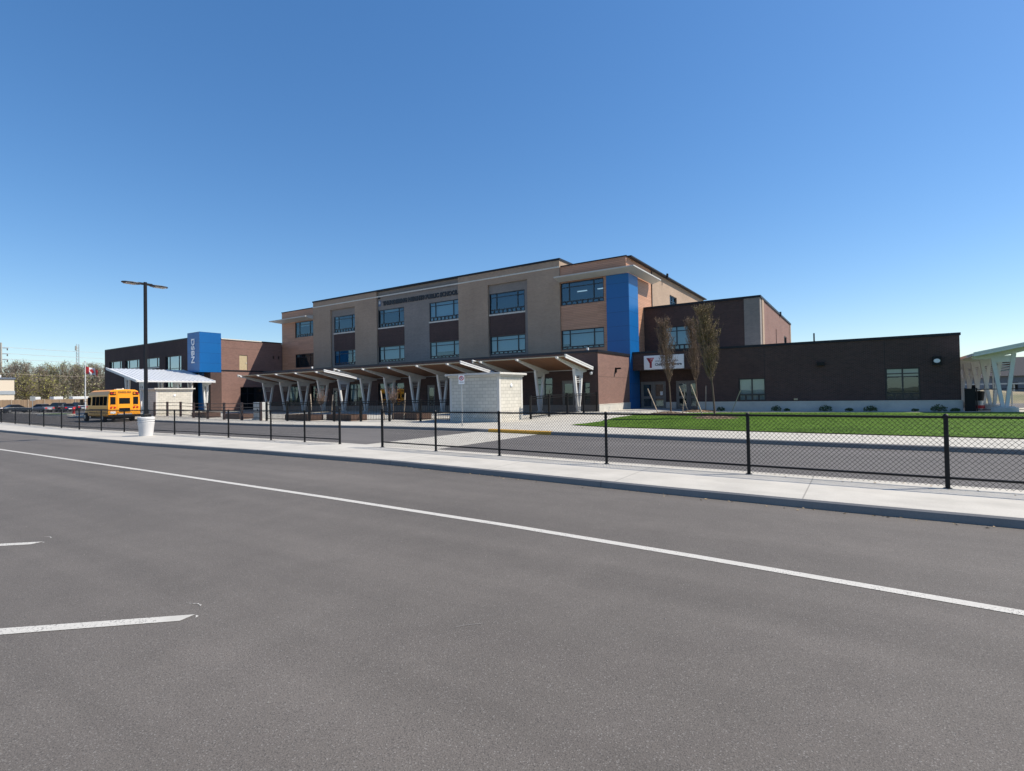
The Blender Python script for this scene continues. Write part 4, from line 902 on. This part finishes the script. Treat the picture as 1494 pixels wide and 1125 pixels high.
for sd in (-1, 1):
    for x0, x1 in ((.25, 1.05), (1.15, 1.95), (2.05, 2.85), (2.95, 3.75)):
        o = part(MB().add([(x0, sd*1.158, 1.42), (x1, sd*1.158, 1.42), (x1, sd*1.118, 2.2), (x0, sd*1.118, 2.2), (x0, sd*1.10, 1.42), (x1, sd*1.10, 1.42), (x1, sd*1.06, 2.2), (x0, sd*1.06, 2.2)], [(0, 1, 2, 3), (0, 3, 7, 4), (1, 5, 6, 2), (2, 6, 7, 3), (0, 4, 5, 1)]), 'side_window', M['sglass'], bus)
    bbox('side_window', M['sglass'], (4.15, 4.85, 1.10*sd-.04*(sd < 0)-.0*(sd > 0), 1.10*sd+.055*(sd > 0)+.0, 1.45, 2.15) if sd > 0 else (4.15, 4.85, -1.155, -1.1, 1.45, 2.15))
    for z in (.75, 1.05): o = bbox('rub_rail', M['black'], (.1, 4.4, sd*1.155-.012, sd*1.155+.012, z, z+.06))
    bbox('lamp_board', M['black'], (-.04, -.001, *sorted((sd*.60, sd*1.0)), 2.33, 2.58))
    for yy, mt in ((.70, 'lamb'), (.90, 'lred')):
        o = MB(); o.lathe([(0, 0), (.075, 0), (.075, .03), (0, .04)], (0, 0, 0), 14); q = part(o, 'warning_lamp', M[mt], bus); q.data.transform(Matrix.Rotation(R(-90), 4, 'Y')); q.data.transform(Matrix.Translation((-.035, sd*yy, 2.455)))
    for yy, mt in ((.68, 'lred'), (.92, 'lred')):
        o = MB(); o.lathe([(0, 0), (.085, 0), (.085, .03), (0, .04)], (0, 0, 0), 14); q = part(o, 'tail_lamp', M[mt], bus); q.data.transform(Matrix.Rotation(R(-90), 4, 'Y')); q.data.transform(Matrix.Translation((.0, sd*yy, 1.23)))
    bbox('amber_lamp', M['bus'], (-.03, .0, *sorted((sd*.66, sd*.95)), 1.38, 1.48))
    bbox('mirror', M['black'], (5.75, 5.9, *sorted((sd*1.2, sd*1.42)), 1.5, 2.0)); part(MB().bar((5.5, sd*.95, 1.75), (5.8, sd*1.25, 1.85), .03, .03), 'mirror_arm', M['black'], bus)
    for x, rr in ((1.45, .39), (5.75, .39)):
        o = MB(); o.lathe([(.2, 0), (rr, .02), (rr, .24), (.2, .26)], (0, 0, 0), 22); q = part(o, 'wheel', M['rubber'], bus); T = Matrix.Translation((x, sd*.86+(.13 if sd > 0 else -.13), .39)) @ Matrix.Rotation(R(90), 4, 'X') @ Matrix.Translation((0, 0, -.13)); q.data.transform(T)
        o = MB(); o.lathe([(.0, -.01), (.2, -.005), (.2, .265), (.0, .27)], (0, 0, 0), 16); h_ = part(o, 'rim', M['steel'], q); h_.data.transform(T)
bbox('bumper', M['black'], (-.16, .02, -1.12, 1.12, .42, .62)); bbox('undercarriage', M['black'], (.1, 5.6, -.75, .75, .26, .5)); bbox('step_board', M['steel'], (-.12, -.0, -.5, .5, .621, .70))
bbox('number_plate', M['signw'], (-.02, .0, .62, .98, .72, .9)); bbox('marker_lamp', M['lred'], (-.02, .0, .4, .5, .75, .85))
text('SCHOOL BUS', 'lettering', .22, .002, M['ink'], bus, facing(-.035, .46, 2.48, (0, -1, 0)), .004, width=.92)
bbox('roof_hatch', M['white'], (1.0, 1.5, -.25, .25, 2.78, 2.86)); bbox('roof_lamp', M['white'], (.3, .4, -.06, .06, 2.79, 2.9))

# ------------------------------------------------------------------ parked cars
def car(x, y, rz, col, label, suv=False):
    r_ = thing('parked_car', (x, y, 0), label, 'car', 'cars parked at the wooden fence', rz); k = 1.12 if suv else 1.0
    prof = [(-2.2, .35), (-2.25, .6), (-2.15, .95*k), (-1.55, 1.0*k), (-.75, 1.02*k), (.9, .95*k), (1.9, .86*k), (2.2, .68), (2.25, .4), (2.1, .3), (-2.1, .3)]
    mb = MB(); mb.prism(prof, lambda a, b, d: (a, d, b), -.86, .86); pm = plain('car_paint', col, .25, .2, .03); part(mb, 'body', pm, r_, bevel=.07)
    ca = [(-2.05 if suv else -1.6, .98*k), (-1.7 if suv else -.95, 1.46*k), (.05, 1.48*k), (.95, .96*k)]
    mb = MB(); hw = (.82, .66, .66, .82)
    mb.add([(a, -w_, z) for (a, z), w_ in zip(ca, hw)]+[(a, w_, z) for (a, z), w_ in zip(ca, hw)], [(0, 1, 2, 3), (4, 7, 6, 5), (0, 4, 5, 1), (1, 5, 6, 2), (2, 6, 7, 3)]); cb = part(mb, 'cabin_glass', M['cglass'], r_)
    mb = MB(); mb.box(ca[1][0]-.02, .1, -.64, .64, 1.47*k, 1.52*k); part(mb, 'roof', pm, r_, bevel=.04)
    for a in (-1.35, 1.4):
        for sd in (-1, 1):
            o = MB(); o.lathe([(.2, 0), (.33, .02), (.33, .2), (.2, .22)], (0, 0, 0), 18); q = part(o, 'wheel', M['rubber'], r_); T = Matrix.Translation((a, sd*.78, .33)) @ Matrix.Rotation(R(90), 4, 'X') @ Matrix.Translation((0, 0, -.11)); q.data.transform(T)
            o = MB(); o.lathe([(0, -.01), (.2, -.004), (.2, .224), (0, .23)], (0, 0, 0), 12); h_ = part(o, 'rim', M['steel'], q); h_.data.transform(T)
    for sd in (-1, 1):
        part(MB().box(2.14, 2.24, sd*.62-.16, sd*.62+.16, .62, .74), 'headlight', M['signw'], r_); part(MB().box(-2.26, -2.16, sd*.62-.16, sd*.62+.16, .66, .86), 'tail_light', M['lred'], r_)
    part(MB().box(-2.27, -2.24, -.25, .25, .5, .62), 'number_plate', M['signw'], r_)
    return r_
car(-126, 30.4, R(100), (.02, .03, .045), 'dark blue saloon nearest the left edge, by the wooden fence')
car(-125, 33.4, R(200), (.20, .21, .24), 'silver grey car beside the small grey sign')
car(-127, 36.3, R(190), (.03, .04, .055), 'dark car right of the silver one, by the wooden fence', True)
car(-123, 36.7, R(175), (.012, .025, .06), 'navy blue car half before another dark car, left of the bus')
car(-130, 40.4, R(185), (.02, .03, .05), 'dark car showing above the bus bonnet', True)
car(-127, 27.2, R(190), (.5, .5, .5), 'pale car cut off by the left picture edge')
# hydrant, small sign
hy = thing('fire_hydrant', (-90.3, 27.65, .14), 'red fire hydrant on the grassy island left of the bus', 'hydrant')
mb = MB(); mb.lathe([(.2, 0), (.2, .06), (.14, .08), (.14, .62), (.19, .64), (.19, .70), (.15, .74), (.10, .86), (.03, .92), (.03, .97)], (0, 0, 0), 16); part(mb, 'barrel', M['red'], hy)
for sd in (-1, 1): mb = MB(); mb.tube([(sd*.1, 0, .48), (sd*.24, 0, .48)], .06, 10); part(mb, 'outlet', M['red'], hy)
s2 = thing('road_sign', (-101, 26.1, .1), 'small grey sign plate on a post before the parked cars', 'sign'); mb = MB(); mb.tube([(0, 0, 0), (0, 0, 2.5)], .035, 8); part(mb, 'post', M['steel'], s2); mb = MB(); mb.box(.04, .06, -.3, .3, 1.95, 2.6); part(mb, 'sign_plate', M['steel'], s2)
# flagpole
fp = thing('flagpole', (-103, 33.05, 0), 'white flagpole flying a red and white flag behind the bus', 'flagpole')
mb = MB(); mb.tube([(0, 0, 0), (0, 0, 8.1)], [.1, .06], 10); mb.lathe([(0, 8.1), (.1, 8.16), (.1, 8.25), (0, 8.32)], (0, 0, 0), 10); part(mb, 'pole', M['white'], fp)
mb = MB(); nx, nz = 18, 6; fd = Vector((.55, .83, 0)); g_ = []
for i in range(nx+1):
    for j in range(nz+1):
        t = i/nx; wv = .3*math.sin(t*7+j*.25)*t; g_.append(Vector((0, 0, 6.25+1.15*j/nz*(1-.12*t)-.62*t*t-.16*math.sin(t*6)*t))+fd*(.06+1.62*t)+Vector((.83, -.55, 0))*wv)
for i in range(nx):
    for j in range(nz):
        mb.cur = 0 if (i < nx*.26 or i >= nx*.74) else 1; k = i*(nz+1)+j; mb.add([g_[k], g_[k+nz+1], g_[k+nz+2], g_[k+1]], [(0, 1, 2, 3)])
fl = part(mb, 'flag', [M['red'], M['signw']], fp, fix=False)
leaf = [(0, -.42), (.04, -.2), (.26, -.24), (.2, -.13), (.42, .1), (.3, .12), (.28, .24), (.14, .1), (.2, .36), (.1, .3), (0, .5)]; leaf = leaf+[(-a, b) for a, b in leaf[-2:0:-1]]
c_ = fd*.87+Vector((0, 0, 6.25+.53-.17)); mb = MB()
for off in (.10, -.04): mb.add([c_+fd*a*.72+Vector((0, 0, b*.8-a*.45))+Vector((.83, -.55, 0))*(.10*(1 if off > 0 else 0)+off+.12*math.sin((.5+a*.4)*7)*.5) for a, b in leaf], [tuple(range(len(leaf)))])
o = mb.build('leaf_emblem', M['red'], None, fix=False); o.parent = fl

# ------------------------------------------------------------------ far left background
wf = thing('wooden_fence', (-138, 20, .12), 'long tan wooden board fence behind the parked cars', 'fence'); mb = MB()
i = 0
while i*.2 < 70: y = i*.2; mb.box(-.02+.012*(i % 2), .02+.012*(i % 2), y, y+.19, .05, 2.25+.02*((i*7) % 3)); i += 1
part(mb, 'boards', M['wood'], wf)
for k in range(29): part(MB().box(.033, .13, k*2.5-.05, k*2.5+.05, 0, 2.33), 'post', M['stake'], wf)
tb = thing('storage_building', (-176, 36.4, 0), 'flat-roofed beige building with a grey band behind the wooden fence', 'building')
part(MB().box(-20, 0, -30, 5.6, 0, 7.7), 'wall', plain('beige_render', (.62, .53, .42), .8, var=.06), tb); part(MB().box(-20.1, .12, -30.1, 5.72, 3.9, 4.8), 'grey_band', plain('grey_cladding', (.30, .33, .36), .6), tb); part(MB().box(-20.2, .2, -30.2, 5.8, 7.7, 8.1), 'parapet', plain('slate_trim', (.10, .12, .16), .6), tb)
for y, s in ((-1.5, 1.3), (3.5, .5)): part(MB().box(-4-s, -4+s, y-s, y+s, 8.1, 8.1+1.6*s), 'roof_unit', M['white'], tb)
def truck(x, y, l_, label):
    r_ = thing('trailer', (x, y, 0), label, 'trailer', 'white trailers behind the wooden fence'); part(MB().box(-1.2, 1.2, 0, l_, 1.0, 3.0), 'box', M['white'], r_, bevel=.05)
    for yy in (l_*.25, l_*.75):
        for sd in (-1, 1): o = MB(); o.lathe([(.2, 0), (.5, .02), (.5, .26), (.2, .28)], (0, 0, 0), 16); q = part(o, 'wheel', M['rubber'], r_); q.data.transform(Matrix.Translation((sd*1.0-.14, yy, .5)) @ Matrix.Rotation(R(90), 4, 'Y'))
    part(MB().box(-.9, .9, .2, l_-.2, .75, .99), 'chassis', M['black'], r_)
truck(-150, 38.6, 1.2, 'short white trailer top above the fence, by the small grey sign'); truck(-150, 42.0, 1.7, 'white trailer top above the middle of the wooden fence'); truck(-150, 45.4, 5.2, 'long white trailer top above the fence, left of the bus')

def bare_tree(mb, x, y, H, wd, rnd, leaf, big=1.0, twigs=70):
    mb.cur = 0; mb.tube([(x, y, 0), (x+rnd.uniform(-.3, .3), y, H*.4), (x+rnd.uniform(-.6, .6), y, H*.9)], [.22*big, .15*big, .03], 5, False)
    for i in range(twigs):
        t = rnd.uniform(.15, .85); a = rnd.random()*6.28; s = Vector((x, y, H*t)); rch = wd*math.sin(min(1, t*1.2)*math.pi*.8+.25)*rnd.uniform(.4, 1.0); e = s+Vector((math.cos(a)*rch, math.sin(a)*rch, H*rnd.uniform(.1, .26))); e.z = min(e.z, H)
        mb.cur = 0; mb.tube([s, s.lerp(e, .5)+Vector((0, 0, -.2)), e], [.07*big, .05*big, .02], 3, False)
        for k in range(4):
            p = s.lerp(e, rnd.uniform(.4, 1)); q = p+Vector((rnd.gauss(0, .7), rnd.gauss(0, .7), rnd.uniform(.3, 1.3))); mb.tube([p, q], [.03, .012], 3, False)
            mb.cur = leaf
            for _ in range(2):
                c = p.lerp(q, rnd.random())+Vector((rnd.gauss(0, .3), rnd.gauss(0, .3), rnd.gauss(0, .3))); r_ = rnd.uniform(.06, .17); u = Vector((rnd.gauss(0, 1), rnd.gauss(0, 1), rnd.gauss(0, 1))).normalized(); v = u.cross(Vector((rnd.gauss(0, 1), rnd.gauss(0, 1), rnd.gauss(0, 1)))).normalized(); mb.add([c+u*r_, c+v*r_, c-u*r_, c-v*r_], [(0, 1, 2, 3)])
            mb.cur = 0
LEAFM = [plain('grey_brown_twigs', (.19, .155, .125), .9, var=.25, scale=.4), plain('spring_leaf_olive', (.21, .21, .075), .9, var=.3, scale=.3), plain('grey_bud_haze', (.25, .215, .165), .9, var=.25, scale=.3), plain('willow_leaf', (.29, .28, .07), .9, var=.25, scale=.3)]
rnd = random.Random(99); mb = MB()
for i in range(126):
    row = i % 3; dist = (228, 248, 270)[row]; ang = R(152+(i//3)*.55+rnd.uniform(-.25, .25))   # bearing from +x, counter-clockwise
    x = dist*math.cos(ang); y = dist*math.sin(ang)
    H = rnd.uniform(13, 15.5)+row*.8; bare_tree(mb, x, y, H, rnd.uniform(2.6, 4.0), rnd, rnd.choice((0, 2, 2, 1, 1)), .75, 75)
for i in range(30000):   # undergrowth
    dist = rnd.uniform(222, 268); ang = R(152+rnd.random()*22); c = Vector((dist*math.cos(ang), dist*math.sin(ang), rnd.random()**1.15*11.5)); r_ = rnd.uniform(.1, .4); mb.cur = rnd.choice((0, 1, 1, 2, 2)); u = Vector((rnd.gauss(0, 1), rnd.gauss(0, 1), rnd.gauss(0, 1))).normalized(); v = u.cross(Vector((rnd.gauss(0, 1), rnd.gauss(0, 1), rnd.gauss(0, 1)))).normalized(); mb.add([c+u*r_, c+v*r_*.5, c-u*r_, c-v*r_*.5], [(0, 1, 2, 3)])
tag(mb.build('woodland', LEAFM[:3], fix=False), 'mass of bare grey-brown spring trees beyond the wooden fence', 'woodland', kind='stuff')
def broad_tree(x, y, H, wd, label, leafi, seed, tw):
    r_ = thing('broadleaf_tree', (x, y, 0), label, 'tree'); rn = random.Random(seed); a = MB(); a.tube([(0, 0, 0), (.2, 0, H*.3), (0, .3, H*.6)], [.35, .28, .12], 8); part(a, 'trunk', M['bark'], r_); b = MB(); bare_tree(b, 0, 0, H, wd, rn, 1, 1.0, tw); part(b, 'crown', [LEAFM[0], LEAFM[leafi]], r_, fix=False); return r_
broad_tree(-196, 49.2, 9.6, 4.6, 'yellow-green leafing willow right of the beige building', 3, 5, 190); broad_tree(-196, 54.2, 8.6, 4.2, 'second yellow-green leafing tree, lower, behind the middle of the fence', 3, 6, 150)
# lattice mast, transmission pole and wires
mt = thing('lattice_mast', (-330, 102.8, 0), 'thin grey lattice mast rising above the bare trees', 'mast'); mb = MB(); s = .55; Hm = 31
for sx, sy in ((-1, -1), (1, -1), (1, 1), (-1, 1)): mb.tube([(sx*s, sy*s, 0), (sx*s*.8, sy*s*.8, Hm)], .09, 4)
for k in range(20):
    z = k*1.5; q = s*(1-.2*z/Hm)
    mb.tube([(-q, -q, z), (q, -q, z+1.5)], .045, 3); mb.tube([(q, -q, z), (q, q, z+1.5)], .045, 3); mb.tube([(q, q, z), (-q, q, z+1.5)], .045, 3); mb.tube([(-q, q, z), (-q, -q, z+1.5)], .045, 3)
part(mb, 'lattice', M['steel'], mt); mb = MB()
for a in range(3): mb.box(-.9+.9*a-.2, -.9+.9*a+.2, -.8, -.5, Hm-3.2, Hm-1.0)
part(mb, 'antenna', M['ovh'], mt)
pp = thing('power_pole', (-245, 55.1, 0), 'tall pale power pole with insulator arms at the left picture edge', 'power pole'); mb = MB(); mb.tube([(0, 0, 0), (0, 0, 22.5)], [.35, .25], 10); part(mb, 'pole', plain('weathered_pole', (.36, .34, .30), .8), pp)
for z in (16.6, 18.6, 20.6): part(MB().box(-.12, .12, -1.8, 1.8, z, z+.25), 'cross_arm', M['steel'], pp); [part(MB().lathe([(.14, 0), (.2, .15), (.12, .3), (.2, .45), (.1, .6)], (0, sd*1.6, z-.62), 8), 'insulator', plain('insulator_brown', (.10, .06, .05), .4), pp) for sd in (-1, 1)]
wire = plain('pale_wire', (.62, .64, .66), .4, .3)
for k, (z0, z1, lab) in enumerate(((21.0, 19.2, 'topmost pale power line across the sky at left'), (18.9, 16.9, 'middle pale power line across the sky at left'), (17.0, 15.2, 'lowest of the pale power lines in the sky at left'))):
    A = Vector((-245, 55.1, z0)); B = Vector((-230, 150, z1+1.5)); mb = MB()
    for o in (-1.5, 1.5):
        pts = [A.lerp(B, t/14)+Vector((o*.2, o*.4, -2.4*4*(t/14)*(1-t/14)*.35)) for t in range(15)]; mb.tube(pts, .045, 4)
    tag(mb.build('power_line', wire), lab, 'power line', 'power lines at left')
mb = MB(); mb.tube([(-170, 30, 9.2), (-172, 52, 8.4), (-172, 74, 9.0)], .035, 4); tag(mb.build('power_line', plain('brown_wire', (.3, .24, .2), .6)), 'thin single wire low before the bare trees', 'power line', 'power lines at left')

# ------------------------------------------------------------------ far right background
def house(x, y, rz, wd, dp, h, rf_, col, label):
    r_ = thing('house', (x, y, 0), label, 'house', 'houses beyond the school field', rz)
    part(MB().box(-wd/2, wd/2, -dp/2, dp/2, 0, h), 'wall', col, r_); mb = MB(); e = .5
    mb.prism([(-dp/2-e, h), (dp/2+e, h), (0, h+rf_)], lambda a, b, d: (d, a, b), -wd/2-e, wd/2+e); part(mb, 'roof', plain('dark_shingles', (.045, .047, .055), .85, var=.2), r_)
    for u in (-.3, .0, .3): f = part(MB().box(u*wd-.7, u*wd+.7, -dp/2-.04, -dp/2-.002, 1.0, 2.3), 'window', M['frame'], r_); part(MB().box(u*wd-.62, u*wd+.62, -dp/2-.05, -dp/2-.041, 1.08, 2.22), 'pane', M['cglass'], f)
    return r_
house(27, 128, R(-8), 14, 9, 3.4, 3.4, plain('grey_siding', (.16, .17, .19), .8), 'dark grey roofed house at the right picture edge'); house(15.5, 150, R(-4), 15, 9, 3.4, 2.6, plain('blue_grey_siding', (.22, .25, .29), .8), 'pale blue-grey house seen between the canopy columns'); house(43, 135, R(-12), 14, 9, 3.4, 3.2, plain('tan_siding', (.3, .27, .23), .8), 'tan house behind the right canopy')
mb = MB(); bk = tag(MB().box(-2, 60, 99.6, 100, 1.9, 2.1).build('guard_rail', M['steel']), 'grey guard rail running in front of the houses', 'rail')
for x in range(-2, 61, 4): o = MB().box(x, x+.15, 100.01, 100.12, 0, 2.0).build('post', M['steel']); o.parent = bk
mb = MB()
for i in range(41):
    for j in range(8):
        pass
xs = [(-10+2.5*i) for i in range(41)]
rows = [[(x, y, (h+.25*math.sin(x*.7+y))*1.0 if h > 0 else -.05) for x in xs] for y, h in ((72, 0), (84, .5), (92, .9), (98, 1.0), (104, .6), (112, .0))]
for a, b in zip(rows, rows[1:]):
    for i in range(40): mb.quad(a[i], a[i+1], b[i+1], b[i])
struct(mb, 'earth_bank', M['ground'])
